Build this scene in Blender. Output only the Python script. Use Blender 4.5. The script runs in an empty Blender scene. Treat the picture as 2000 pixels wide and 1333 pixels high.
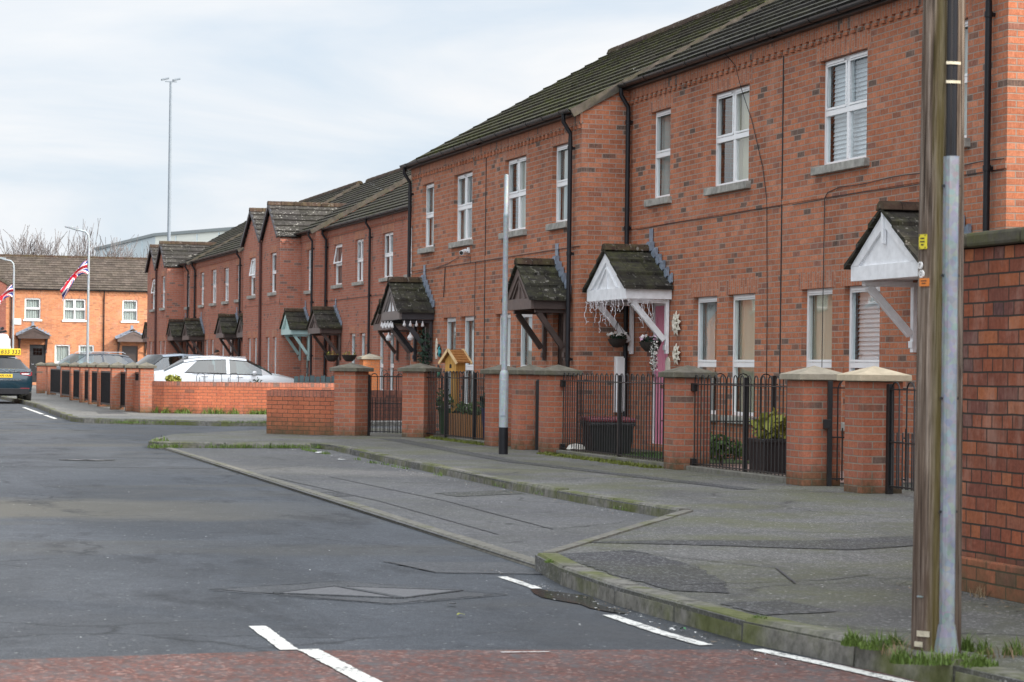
import bpy, math, random
from mathutils import Matrix, Vector
random.seed(11)
R = math.radians
sc = bpy.context.scene
COL = sc.collection

# ------------------------------------------------------------------ camera
cd = bpy.data.cameras.new("camera"); cam = bpy.data.objects.new("camera", cd); COL.objects.link(cam)
cd.lens = 82.8; cd.sensor_width = 36.0; cd.clip_start = 0.1; cd.clip_end = 3000
cd.shift_y = 55.5 / 2000.0
AZ = math.atan(1339 / 4600.0)
cam.matrix_world = Matrix.Translation((0, 0, 1.2)) @ Matrix.Rotation(-AZ, 4, 'Z') @ Matrix.Rotation(R(90), 4, 'X') @ Matrix.Rotation(0.012, 4, 'Z')
cd.dof.use_dof = True; cd.dof.focus_distance = 27.0; cd.dof.aperture_fstop = 9.0
sc.camera = cam

# ------------------------------------------------------------------ sun, sky, exposure
SUN_EL = R(29); SUN_AZ = R(42)              # azimuth measured from -Y towards +X
SD = Vector((math.sin(SUN_AZ) * math.cos(SUN_EL), -math.cos(SUN_AZ) * math.cos(SUN_EL), math.sin(SUN_EL)))
sl = bpy.data.lights.new("sun", 'SUN'); sl.energy = 3.0; sl.angle = R(5); sl.color = (1.0, 0.90, 0.76)
so = bpy.data.objects.new("sun", sl); COL.objects.link(so)
so.rotation_euler = SD.to_track_quat('Z', 'Y').to_euler()
sc.view_settings.view_transform = 'Standard'; sc.view_settings.look = 'None'
sc.view_settings.exposure = 0.44; sc.view_settings.gamma = 1.0

world = bpy.data.worlds.new("World"); sc.world = world; world.use_nodes = True
wn = world.node_tree; wn.nodes.clear()
def WN(t, **k):
    n = wn.nodes.new(t)
    for a, b in k.items(): setattr(n, a, b)
    return n
def WM(op, a, b=None, c=None):
    n = WN('ShaderNodeMath', operation=op)
    for i, v in enumerate((a, b, c)):
        if v is None: continue
        if isinstance(v, (int, float)): n.inputs[i].default_value = v
        else: wn.links.new(v, n.inputs[i])
    return n.outputs[0]
wout = WN('ShaderNodeOutputWorld'); wbg = WN('ShaderNodeBackground')
wbg.inputs['Strength'].default_value = 0.1
wsky = WN('ShaderNodeTexSky', sky_type='NISHITA', sun_disc=False)
wsky.sun_elevation = SUN_EL; wsky.sun_rotation = R(180) - SUN_AZ
wsky.dust_density = 1.5; wsky.ozone_density = 2.0
wtc = WN('ShaderNodeTexCoord'); wsep = WN('ShaderNodeSeparateXYZ')
wn.links.new(wtc.outputs['Generated'], wsep.inputs[0])
wz = WM('ADD', WM('MAXIMUM', wsep.outputs[2], 0.0), 0.14)
wcmb = WN('ShaderNodeCombineXYZ')
wn.links.new(WM('DIVIDE', wsep.outputs[0], wz), wcmb.inputs[0])
wn.links.new(WM('DIVIDE', wsep.outputs[1], wz), wcmb.inputs[1])
wno = WN('ShaderNodeTexNoise'); wno.inputs['Scale'].default_value = .9; wno.inputs['Detail'].default_value = 7; wno.inputs['Roughness'].default_value = .55
wno.inputs['Distortion'].default_value = .5
wn.links.new(wcmb.outputs[0], wno.inputs['Vector'])
wrp = WN('ShaderNodeValToRGB'); wrp.color_ramp.elements[0].position = .36; wrp.color_ramp.elements[1].position = .58
wrp.color_ramp.elements[0].color = (.08, .08, .08, 1)
wn.links.new(wno.outputs[0], wrp.inputs[0])
wno2 = WN('ShaderNodeTexNoise'); wno2.inputs['Scale'].default_value = .8; wno2.inputs['Detail'].default_value = 5
wn.links.new(wcmb.outputs[0], wno2.inputs['Vector'])
wrp2 = WN('ShaderNodeValToRGB')
wrp2.color_ramp.elements[0].position = .3; wrp2.color_ramp.elements[0].color = (6.8, 6.95, 7.15, 1)
wrp2.color_ramp.elements[1].position = .7; wrp2.color_ramp.elements[1].color = (7.5, 7.52, 7.55, 1)
wn.links.new(wno2.outputs[0], wrp2.inputs[0])
# thin cloud glows brighter around the sun behind the camera and overhead
wdot = WN('ShaderNodeVectorMath', operation='DOT_PRODUCT'); wdot.inputs[1].default_value = SD
wn.links.new(wtc.outputs['Generated'], wdot.inputs[0])
wmr = WN('ShaderNodeMapRange', interpolation_type='SMOOTHSTEP'); wmr.inputs[1].default_value = -.35; wmr.inputs[2].default_value = 1.0
wmr.inputs[3].default_value = 1.0; wmr.inputs[4].default_value = 3.4
wn.links.new(wdot.outputs['Value'], wmr.inputs[0])
wmx = WN('ShaderNodeMix', data_type='RGBA')
wn.links.new(wrp.outputs[0], wmx.inputs[0])
wblue = WN('ShaderNodeMix', data_type='RGBA'); wblue.inputs[0].default_value = .15; wblue.inputs[6].default_value = (5.3, 6.1, 7.0, 1)
wn.links.new(wsky.outputs[0], wblue.inputs[7]); wn.links.new(wblue.outputs[2], wmx.inputs[6]); wn.links.new(wrp2.outputs[0], wmx.inputs[7])
wvm = WN('ShaderNodeVectorMath', operation='SCALE')
wn.links.new(wmx.outputs[2], wvm.inputs[0]); wn.links.new(wmr.outputs[0], wvm.inputs['Scale'])
wn.links.new(wvm.outputs[0], wbg.inputs['Color']); wn.links.new(wbg.outputs[0], wout.inputs[0])

# ------------------------------------------------------------------ mesh builder
class MB:
    def __init__(s): s.v = []; s.f = []; s.m = []; s.uv = []
    def poly(s, pts, m=0, uv=None, swap=False):
        i = len(s.v); s.v += [tuple(p) for p in pts]; s.f.append(tuple(range(i, i + len(pts)))); s.m.append(m)
        if uv is None:
            n = Vector((0, 0, 0)); q = [Vector(p) for p in pts]
            for k in range(len(q)):
                a, b = q[k], q[(k + 1) % len(q)]
                n += Vector(((a.y - b.y) * (a.z + b.z), (a.z - b.z) * (a.x + b.x), (a.x - b.x) * (a.y + b.y)))
            ax, ay, az = abs(n.x), abs(n.y), abs(n.z)
            if az > max(ax, ay): uv = [(p[0], p[1]) for p in pts]
            elif ax > ay: uv = [(p[1], p[2]) for p in pts]
            else: uv = [(p[0], p[2]) for p in pts]
            if swap: uv = [(b, a) for a, b in uv]
        s.uv.append(uv)
    def box(s, x0, x1, y0, y1, z0, z1, m=0, swap=False):
        P = lambda i, j, k: ((x0, x1)[i], (y0, y1)[j], (z0, z1)[k])
        for q in (((0,0,0),(0,0,1),(0,1,1),(0,1,0)), ((1,0,0),(1,1,0),(1,1,1),(1,0,1)), ((0,0,0),(1,0,0),(1,0,1),(0,0,1)),
                  ((0,1,0),(0,1,1),(1,1,1),(1,1,0)), ((0,0,0),(0,1,0),(1,1,0),(1,0,0)), ((0,0,1),(1,0,1),(1,1,1),(0,1,1))):
            s.poly([P(*c) for c in q], m, None, swap)
    def bar(s, p, q, w, h, up=(0, 0, 1), m=0):
        p, q = Vector(p), Vector(q); d = (q - p).normalized(); up = Vector(up)
        sd = d.cross(up)
        if sd.length < 1e-5: sd = d.cross(Vector((1, 0, 0)))
        sd.normalize(); u = sd.cross(d); a, b = sd * w / 2, u * h / 2
        A = [p - a - b, p + a - b, p + a + b, p - a + b]; B = [x + (q - p) for x in A]
        for k in range(4): s.poly([A[k], A[(k+1) % 4], B[(k+1) % 4], B[k]], m)
        s.poly(A[::-1], m); s.poly(B, m)
    def tube(s, pts, r, n=8, m=0, cap=True):
        pts = [Vector(p) for p in pts]; rs = r if isinstance(r, (list, tuple)) else [r] * len(pts)
        rings = []; prev = None
        for i, p in enumerate(pts):
            d = (pts[min(i + 1, len(pts) - 1)] - pts[max(i - 1, 0)])
            d = d.normalized() if d.length > 1e-9 else Vector((0, 0, 1))
            if prev is None:
                a = d.cross(Vector((0, 0, 1)))
                if a.length < 1e-3: a = Vector((1, 0, 0))
            else: a = prev - d * prev.dot(d)
            if a.length < 1e-6: a = Vector((1, 0, 0))
            a.normalize(); prev = a; b = d.cross(a)
            rings.append([p + (a * math.cos(t) + b * math.sin(t)) * rs[i] for t in [2 * math.pi * k / n for k in range(n)]])
        L = 0
        for i in range(len(rings) - 1):
            l2 = L + (pts[i+1] - pts[i]).length
            for k in range(n):
                k2 = (k + 1) % n
                s.poly([rings[i][k], rings[i][k2], rings[i+1][k2], rings[i+1][k]], m, [(k/n, L), ((k+1)/n, L), ((k+1)/n, l2), (k/n, l2)])
            L = l2
        if cap: s.poly(rings[0][::-1], m); s.poly(rings[-1], m)
    def lathe(s, prof, n=20, c=(0, 0), m=0):
        for i in range(len(prof) - 1):
            (r0, z0), (r1, z1) = prof[i], prof[i+1]
            for k in range(n):
                a, b = 2*math.pi*k/n, 2*math.pi*(k+1)/n
                P = lambda r, z, t: (c[0] + r*math.cos(t), c[1] + r*math.sin(t), z)
                pts = [P(r0, z0, a), P(r0, z0, b), P(r1, z1, b), P(r1, z1, a)]
                if r0 < 1e-6: pts = [pts[0], pts[2], pts[3]]
                elif r1 < 1e-6: pts = pts[:3]
                s.poly(pts, m, [(k/n, z0), ((k+1)/n, z0), ((k+1)/n, z1), (k/n, z1)][:len(pts)])
    def prism(s, poly, f, a, b, m=0):
        """extrude 2d polygon; f(u, v, w) -> point"""
        A = [f(u, v, a) for u, v in poly]; B = [f(u, v, b) for u, v in poly]; n = len(poly)
        s.poly(A, m); s.poly(B[::-1], m)
        for k in range(n): s.poly([A[k], B[k], B[(k+1) % n], A[(k+1) % n]], m)
    def xf(s, M, i0=0):
        s.v[i0:] = [tuple(M @ Vector(p)) for p in s.v[i0:]]
    def build(s, name, mats, parent=None, smooth=False, bevel=0, ang=40, fix=True):
        me = bpy.data.meshes.new(name); me.from_pydata(s.v, [], s.f)
        if not isinstance(mats, (list, tuple)): mats = [mats]
        for m in mats: me.materials.append(m)
        me.polygons.foreach_set('material_index', s.m)
        ul = me.uv_layers.new(name='UVMap'); fl = [c for q in s.uv for p in q for c in p]
        ul.data.foreach_set('uv', fl)
        import bmesh
        bm = bmesh.new(); bm.from_mesh(me); bmesh.ops.remove_doubles(bm, verts=bm.verts, dist=1e-5)
        if fix: bmesh.ops.recalc_face_normals(bm, faces=bm.faces)
        bm.to_mesh(me); bm.free()
        if smooth:
            me.shade_smooth(); me.set_sharp_from_angle(angle=R(ang))
        o = bpy.data.objects.new(name, me); COL.objects.link(o)
        if bevel:
            b = o.modifiers.new('b', 'BEVEL'); b.width = bevel; b.segments = 2; b.limit_method = 'ANGLE'; b.angle_limit = R(35)
        if parent: o.parent = parent
        return o
def tag(o, label=None, cat=None, group=None, kind=None):
    if label: o['label'] = label
    if cat: o['category'] = cat
    if group: o['group'] = group
    if kind: o['kind'] = kind
    return o
def thing(name, label, cat, loc=(0, 0, 0), rz=0, group=None):
    o = bpy.data.objects.new(name, None); COL.objects.link(o); o.location = loc; o.rotation_euler = (0, 0, rz); o.empty_display_size = .2
    return tag(o, label, cat, group)
def struct(o, kind='structure'): o['kind'] = kind; return o
def copy_tree(o, parent=None):
    c = o.copy(); COL.objects.link(c)
    if parent: c.parent = parent
    for ch in o.children: copy_tree(ch, c)
    return c

# ------------------------------------------------------------------ materials
class NT:
    def __init__(s, name):
        s.mat = bpy.data.materials.new(name); s.mat.use_nodes = True; s.t = s.mat.node_tree
        s.b = s.t.nodes['Principled BSDF']; s.geo = None; s.tc = None
    def n(s, t, **k):
        x = s.t.nodes.new(t)
        for a, b in k.items(): setattr(x, a, b)
        return x
    def l(s, a, b): s.t.links.new(a, b)
    def inp(s, sock, v):
        if v is None: return
        if hasattr(v, 'is_output'): s.l(v, sock)
        else: sock.default_value = v
    def pos(s):
        if not s.geo: s.geo = s.n('ShaderNodeNewGeometry')
        return s.geo.outputs['Position']
    def uv(s):
        if not s.tc: s.tc = s.n('ShaderNodeTexCoord')
        return s.tc.outputs['UV']
    def obj(s):
        if not s.tc: s.tc = s.n('ShaderNodeTexCoord')
        return s.tc.outputs['Object']
    def math(s, op, a, b=None, c=None):
        x = s.n('ShaderNodeMath', operation=op)
        for i, v in enumerate((a, b, c)): s.inp(x.inputs[i], v)
        return x.outputs[0]
    def mapv(s, v, sc_=(1, 1, 1), loc=(0, 0, 0), rot=(0, 0, 0)):
        x = s.n('ShaderNodeMapping'); s.l(v, x.inputs[0]); x.inputs['Scale'].default_value = sc_; x.inputs['Location'].default_value = loc; x.inputs['Rotation'].default_value = rot
        return x.outputs[0]
    def noise(s, v, scale, detail=4, rough=.55, dist=0, color=False):
        x = s.n('ShaderNodeTexNoise'); s.l(v, x.inputs['Vector']); x.inputs['Scale'].default_value = scale; x.inputs['Detail'].default_value = detail
        x.inputs['Roughness'].default_value = rough; x.inputs['Distortion'].default_value = dist
        return x.outputs[1 if color else 0]
    def ramp(s, f, stops, interp='LINEAR'):
        x = s.n('ShaderNodeValToRGB'); cr = x.color_ramp; cr.interpolation = interp
        while len(cr.elements) < len(stops): cr.elements.new(.5)
        for e, (p, c) in zip(cr.elements, stops):
            e.position = p; e.color = (c, c, c, 1) if isinstance(c, (int, float)) else (*c, 1)
        s.l(f, x.inputs[0]); return x.outputs[0]
    def mix(s, f, a, b, bt='MIX'):
        x = s.n('ShaderNodeMix', data_type='RGBA', blend_type=bt)
        s.inp(x.inputs[0], f)
        for k, v in ((6, a), (7, b)):
            if isinstance(v, tuple): v = (*v[:3], 1)
            s.inp(x.inputs[k], v)
        return x.outputs[2]
    def bump(s, h, st=.3, d=.01, nrm=None):
        x = s.n('ShaderNodeBump'); s.l(h, x.inputs['Height']); x.inputs['Strength'].default_value = st; x.inputs['Distance'].default_value = d
        if nrm: s.l(nrm, x.inputs['Normal'])
        return x.outputs[0]
    def done(s, col=None, rough=.8, metal=0, nrm=None, spec=None):
        s.inp(s.b.inputs['Base Color'], (*col, 1) if isinstance(col, tuple) else col)
        s.inp(s.b.inputs['Roughness'], rough); s.b.inputs['Metallic'].default_value = metal
        if nrm: s.l(nrm, s.b.inputs['Normal'])
        if spec is not None: s.b.inputs['Specular IOR Level'].default_value = spec
        return s.mat

def plain(name, col, rough=.6, metal=0, var=.12, scale=6, bump=.0, spec=None):
    m = NT(name); v = m.obj(); n = m.noise(v, scale, 5)
    c = m.mix(m.ramp(n, [(.3, 0.), (.7, 1.)]), tuple(x * (1 - var) for x in col), tuple(min(1, x * (1 + var)) for x in col))
    nr = m.bump(m.noise(v, scale * 8, 3), bump, .01) if bump else None
    return m.done(c, rough, metal, nr, spec)

def brick(name, cols, mortar, bw=.225, bh=.075, ms=.0055, squash=1.0, sqf=2, streak=.25, dirt=.25, moss=0, white=.15, vary=1.0, bumpd=.006, lowmoss_shade=None, wob=.006):
    m = NT(name); uv = m.uv()
    dn = m.noise(uv, 3.0, 2, color=True)
    add = m.n('ShaderNodeVectorMath', operation='MULTIPLY_ADD'); m.l(dn, add.inputs[0]); add.inputs[1].default_value = (wob, wob, 0); m.l(uv, add.inputs[2])
    b = m.n('ShaderNodeTexBrick'); m.l(add.outputs[0], b.inputs['Vector']); b.offset = .5; b.squash = squash; b.squash_frequency = sqf
    b.inputs['Color1'].default_value = (0, 0, 0, 1); b.inputs['Color2'].default_value = (1, 1, 1, 1); b.inputs['Mortar'].default_value = (.5, .5, .5, 1)
    b.inputs['Scale'].default_value = 1; b.inputs['Mortar Size'].default_value = ms; b.inputs['Mortar Smooth'].default_value = .25
    b.inputs['Brick Width'].default_value = bw; b.inputs['Row Height'].default_value = bh
    k = len(cols)
    tint = m.math('ADD', b.outputs['Color'], m.math('MULTIPLY', m.math('SUBTRACT', m.noise(m.pos(), .9, 3), .47), .28))
    col = m.ramp(tint, [(0., cols[0]), (.035, cols[0])] + [(.07 + .93*(i-1)/max(1, k-2), cols[i]) for i in range(1, k)])
    eb = m.noise(uv, 17, 5, .7)
    col = m.mix(.5, col, m.ramp(eb, [(.28, (.60, .54, .52)), (.5, 1.0), (.74, (1.28, 1.32, 1.32))]), 'MULTIPLY')
    st = m.noise(m.mapv(uv, (70, 9, 1)), 1, 3)
    col = m.mix(m.math('MULTIPLY', m.ramp(st, [(.45, 0.), (.75, 1.)]), streak), col, (.62, .34, .24))
    spk = m.noise(uv, 38, 4, .65)
    col = m.mix(.55, col, m.ramp(spk, [(.25, .55), (.75, 1.35)]), 'MULTIPLY')
    big = m.noise(m.pos(), .55, 5)
    col = m.mix(dirt, col, m.ramp(big, [(.3, (.62, .56, .54)), (.5, 1.0), (.72, (1.25, 1.2, 1.18))]), 'MULTIPLY')
    vst = m.noise(m.mapv(m.pos(), (2.4, 2.4, .22)), 1.0, 5, .6)
    col = m.mix(dirt*.8, col, m.ramp(vst, [(.32, (.58, .53, .52)), (.47, 1.0), (.68, (1.18, 1.17, 1.16))]), 'MULTIPLY')
    eff = m.noise(m.mapv(m.pos(), (1.3, 1.3, .6)), 1.6, 7, .7)
    col = m.mix(m.math('MULTIPLY', m.ramp(eff, [(.55, 0.), (.72, 1.)]), white), col, (.60, .44, .36))
    mo = m.mix(m.noise(uv, 12, 3), mortar, tuple(x * .6 for x in mortar))
    col = m.mix(b.outputs['Fac'], col, mo)
    if lowmoss_shade:  # dark moss near the ground, also standing in for contact shade
        sep = m.n('ShaderNodeSeparateXYZ'); m.l(m.pos(), sep.inputs[0])
        h = m.math('ADD', sep.outputs[2], m.math('MULTIPLY', m.math('SUBTRACT', m.noise(m.pos(), 5, 5, .7), .5), .7))
        mk = m.n('ShaderNodeMapRange'); m.l(h, mk.inputs[0]); mk.inputs[1].default_value = lowmoss_shade; mk.inputs[2].default_value = -.05; mk.inputs[3].default_value = 0; mk.inputs[4].default_value = .85
        col = m.mix(mk.outputs[0], col, m.mix(m.noise(m.pos(), 22, 4), (.028, .030, .016), (.10, .095, .05)))
    hgt = m.math('ADD', m.math('MULTIPLY', b.outputs['Fac'], -1.0), m.math('MULTIPLY', spk, .35))
    return m.done(col, .9, 0, m.bump(hgt, .7, bumpd), .25)

BR = [(.12, .085, .07), (.31, .112, .062), (.44, .158, .080), (.36, .120, .062), (.50, .20, .112), (.40, .140, .070), (.47, .168, .084), (.33, .125, .074), (.44, .152, .072), (.24, .105, .075)]
M_brick = brick('facade_brick', BR, (.40, .32, .265), ms=.0075, streak=.32, white=.26, dirt=.5)
M_sold = brick('soldier_brick', BR[1:], (.40, .32, .265), ms=.0075, streak=.48, white=.4)
M_brickfar = brick('setback_brick', [(.17, .105, .09), (.33, .118, .078), (.41, .15, .098), (.37, .132, .085), (.43, .165, .112)], (.36, .28, .235), ms=.0075, streak=.2, white=.2)
M_orange = brick('orange_brick', [(.34, .14, .075), (.50, .20, .095), (.56, .23, .105), (.60, .26, .13), (.52, .20, .09), (.46, .18, .10)], (.42, .30, .21), ms=.007, streak=.15, white=.3, dirt=.5)
M_pier = brick('pier_brick', [(.14, .09, .072), (.33, .115, .068), (.40, .14, .08), (.37, .125, .07), (.31, .12, .085), (.42, .15, .085)], (.33, .27, .215), ms=.007, streak=.12, white=.18, dirt=.4, lowmoss_shade=.24)
M_pierlit = brick('sunlit_pier_brick', [(.50, .17, .06), (.58, .20, .07), (.52, .18, .07)], (.36, .25, .17), streak=.1)  # pier brick with warm sunlight put into its colour
M_wall = brick('garden_wall_brick', [(.22, .09, .06), (.38, .115, .06), (.43, .13, .065), (.36, .105, .058)], (.14, .10, .075), streak=.1, dirt=.5, lowmoss_shade=.2)
M_lowwall = brick('corner_wall_brick', [(.20, .085, .06), (.36, .11, .06), (.42, .13, .065), (.38, .12, .065)], (.085, .07, .05), streak=.1, dirt=.5, lowmoss_shade=.42)
M_coping = brick('coping_brick', [(.16, .10, .085), (.30, .11, .075), (.38, .14, .09)], (.14, .11, .09), bw=.225, bh=.0755, dirt=.5)
M_old = brick('old_engineering_brick', [(.11, .055, .052), (.17, .055, .036), (.29, .088, .042), (.22, .068, .040), (.13, .055, .048), (.36, .12, .050), (.24, .072, .038), (.17, .058, .040), (.28, .094, .044)], (.055, .046, .038), bw=.232, bh=.0765, ms=.0058, squash=.5, sqf=4, streak=.10, dirt=.75, white=.30, lowmoss_shade=.34, wob=.016, bumpd=.014)
M_shade = brick('shade_dark_brick', [(.06, .03, .025), (.10, .04, .03), (.13, .05, .035), (.09, .04, .03)], (.05, .04, .035), streak=.05, white=.05)  # shade from the house block put into the brick colour
M_brown = brick('brown_brick', [(.20, .07, .05), (.25, .085, .06), (.22, .075, .055)], (.2, .14, .11))

def rooftile(name, a, b, moss, lichen):
    m = NT(name); p = m.pos()
    n1 = m.noise(p, 1.2, 6, .65); n2 = m.noise(p, 9, 5, .7)
    br = m.n('ShaderNodeTexBrick'); m.l(m.uv(), br.inputs['Vector']); br.offset = .5
    br.inputs['Color1'].default_value = (.62, .62, .62, 1); br.inputs['Color2'].default_value = (1.3, 1.3, 1.3, 1); br.inputs['Mortar'].default_value = (.18, .18, .18, 1)
    br.inputs['Scale'].default_value = 1; br.inputs['Mortar Size'].default_value = .006; br.inputs['Brick Width'].default_value = .30; br.inputs['Row Height'].default_value = .335
    c = m.mix(m.ramp(n2, [(.3, 0.), (.7, 1.)]), a, b)
    c = m.mix(.85, c, br.outputs['Color'], 'MULTIPLY')
    mm = m.math('MULTIPLY', m.ramp(n1, [(.40, 0.), (.62, 1.)]), m.ramp(n2, [(.38, 0.), (.6, 1.)]))
    c = m.mix(m.math('MULTIPLY', mm, moss), c, m.mix(n2, (.045, .055, .012), (.12, .13, .03)))
    li = m.ramp(m.noise(p, 14, 3, .6), [(.60, 0.), (.66, 1.)])
    li = m.math('MULTIPLY', li, m.ramp(m.noise(p, 2.2, 3), [(.4, 0.), (.6, 1.)]))
    c = m.mix(m.math('MULTIPLY', li, lichen), c, (.42, .40, .36))
    return m.done(c, .92, 0, m.bump(m.noise(p, 60, 3), .35, .008), .2)
M_roofA = rooftile('roof_tile_grey', (.034, .032, .030), (.070, .065, .058), .35, .25)
M_roofB = rooftile('roof_tile_mossy', (.042, .039, .028), (.082, .074, .056), 1.0, .15)
M_roofC = rooftile('roof_tile_far', (.036, .032, .028), (.07, .062, .054), .45, .35)
M_roofL = rooftile('roof_tile_lichen', (.034, .030, .028), (.06, .054, .050), .1, .95)
M_roofF = rooftile('roof_tile_brown', (.075, .058, .048), (.115, .092, .076), .1, .35)
M_ctile = rooftile('canopy_tile', (.022, .020, .018), (.052, .047, .041), .38, .4)
M_ridge = rooftile('ridge_tile_brown', (.040, .024, .018), (.085, .055, .042), .3, .4)

M_white = plain('white_upvc', (.86, .87, .88), .35, var=.04)
M_whitep = plain('white_paint', (.82, .83, .85), .5, var=.10, scale=9, bump=.05)
M_brownp = plain('brown_paint', (.058, .038, .032), .5, var=.2)
M_brownl = plain('faded_brown_paint', (.11, .078, .068), .5, var=.2)
M_charp = plain('charcoal_paint', (.036, .033, .038), .5, var=.2)
M_greyp = plain('grey_brown_paint', (.17, .145, .135), .5, var=.15)
M_mintp = plain('mint_paint', (.42, .58, .56), .5, var=.1)
M_mint2 = plain('mint_paint_deep', (.33, .47, .46), .5, var=.1)
M_black = plain('black_plastic', (.012, .012, .015), .42, var=.2, spec=.3)
M_iron = plain('black_iron', (.010, .010, .011), .45, var=.3, scale=20)
M_gboard = plain('matt_black_boards', (.008, .008, .010), .8, var=.3, spec=.15)
M_gutter = plain('gutter_black', (.016, .017, .017), .4, var=.5, scale=3)
M_lead = plain('lead_flashing', (.21, .25, .31), .5, 0, var=.3, scale=12, bump=.1)
M_sill = plain('concrete_sill', (.32, .31, .28), .9, var=.35, scale=9, bump=.3)
M_sillw = plain('white_sill', (.78, .78, .76), .6, var=.06)
def capmat(name, a, b, g):
    m = NT(name); p = m.obj(); n = m.noise(p, 7, 6, .65)
    c = m.mix(m.ramp(n, [(.3, 0.), (.7, 1.)]), a, b)
    c = m.mix(m.math('MULTIPLY', m.ramp(m.noise(p, 3.1, 5, .7), [(.45, 0.), (.65, 1.)]), g), c, (.10, .10, .04))
    return m.done(c, .93, 0, m.bump(m.noise(p, 45, 3), .4, .008), .2)
M_cap = capmat('dark_concrete_cap', (.085, .078, .064), (.19, .175, .145), .35)
M_caps = capmat('sandstone_cap', (.42, .35, .25), (.60, .51, .37), .05)
M_capg = capmat('grey_sandstone_cap', (.28, .25, .20), (.42, .37, .29), .15)
M_verge = capmat('verge_mortar', (.045, .04, .034), (.12, .10, .085), .3)
M_rpipe = plain('red_brown_pipe', (.07, .022, .018), .5, var=.2)
M_mossy = capmat('mossy_coping', (.055, .052, .042), (.12, .11, .085), 1.0)
def galv(name, a, b, rough=.5):
    m = NT(name); p = m.obj(); n = m.noise(m.mapv(p, (14, 14, 5)), 1, 6, .7)
    c = m.mix(m.ramp(n, [(.3, 0.), (.7, 1.)]), a, b)
    v = m.n('ShaderNodeTexVoronoi'); m.l(p, v.inputs['Vector']); v.inputs['Scale'].default_value = 45
    c = m.mix(.18, c, v.outputs['Color'], 'SOFT_LIGHT')
    return m.done(c, rough, .25, m.bump(n, .1, .01))
M_galv = galv('galvanised_steel', (.20, .225, .25), (.36, .39, .42), .55)
M_post = galv('grey_column_paint', (.30, .335, .36), (.42, .46, .485), .55)
M_mast = plain('mast_steel', (.20, .23, .26), .5, var=.1)
M_wood = None
def polewood():
    m = NT('weathered_pole_timber'); p = m.obj(); pp = m.mapv(p, (26, 26, 1.0))
    g = m.noise(pp, 1.6, 7, .68, .7); fine = m.noise(m.mapv(p, (110, 110, 3.2)), 1, 4, .6)
    c = m.ramp(g, [(.28, (.050, .034, .025)), (.44, (.150, .112, .084)), (.60, (.30, .25, .205)), (.76, (.105, .078, .058))])
    c = m.mix(.75, c, m.ramp(fine, [(.28, .22), (.5, 1.0), (.74, 1.6)]), 'MULTIPLY')
    crk = m.noise(m.mapv(p, (48, 48, 1.1), (3, 5, 1)), 1, 4, .5)
    c = m.mix(m.ramp(crk, [(.34, .9), (.40, 0.)]), c, (.018, .013, .010))
    blot = m.noise(m.mapv(p, (9, 9, 2.2)), 1, 5, .65)
    c = m.mix(.7, c, m.ramp(blot, [(.3, (.55, .52, .50)), (.5, 1.0), (.7, (1.3, 1.3, 1.28))]), 'MULTIPLY')
    sep = m.n('ShaderNodeSeparateXYZ'); m.l(p, sep.inputs[0])
    # damp darker foot
    wet = m.n('ShaderNodeMapRange'); m.l(m.math('ADD', sep.outputs[2], m.math('MULTIPLY', m.noise(m.mapv(p, (9, 9, 1)), 1, 4), .7)), wet.inputs[0])
    wet.inputs[1].default_value = 1.35; wet.inputs[2].default_value = .2; wet.inputs[3].default_value = 0; wet.inputs[4].default_value = .62
    c = m.mix(wet.outputs[0], c, (.075, .046, .034), 'MIX')
    # algae streak on the face by the conduit
    ax = m.math('ADD', m.math('MULTIPLY', sep.outputs[0], .895), m.math('MULTIPLY', sep.outputs[1], -.445))
    d = m.math('ABSOLUTE', m.math('SUBTRACT', ax, -.008))
    al = m.n('ShaderNodeMapRange'); m.l(m.math('ADD', d, m.math('MULTIPLY', m.noise(m.mapv(p, (22, 22, 2.0)), 1, 5, .7), .055)), al.inputs[0])
    al.inputs[1].default_value = .066; al.inputs[2].default_value = .034; al.inputs[3].default_value = 0; al.inputs[4].default_value = .62
    c = m.mix(al.outputs[0], c, m.mix(fine, (.045, .038, .004), (.15, .12, .012)))
    kn = m.n('ShaderNodeTexVoronoi'); m.l(m.mapv(p, (5, 5, 1.9)), kn.inputs['Vector']); kn.inputs['Scale'].default_value = 1
    c = m.mix(m.ramp(kn.outputs['Distance'], [(.0, .9), (.10, 0.)]), c, (.03, .02, .015))
    return m.done(c, .9, 0, m.bump(m.math('ADD', m.math('ADD', g, fine), crk), .9, .010), .2)
M_wood = polewood()
def timber(name, a, b):
    m = NT(name); p = m.obj(); g = m.noise(m.mapv(p, (30, 30, 3)), 1, 5)
    return m.done(m.mix(m.ramp(g, [(.3, 0.), (.7, 1.)]), a, b), .55, 0, m.bump(g, .2, .005))
M_pine = timber('varnished_pine', (.50, .25, .055), (.66, .38, .10)); M_pinel = timber('pale_pine', (.62, .42, .20), (.74, .54, .30))
M_pined = timber('dark_pine', (.30, .13, .04), (.46, .22, .07))
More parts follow.
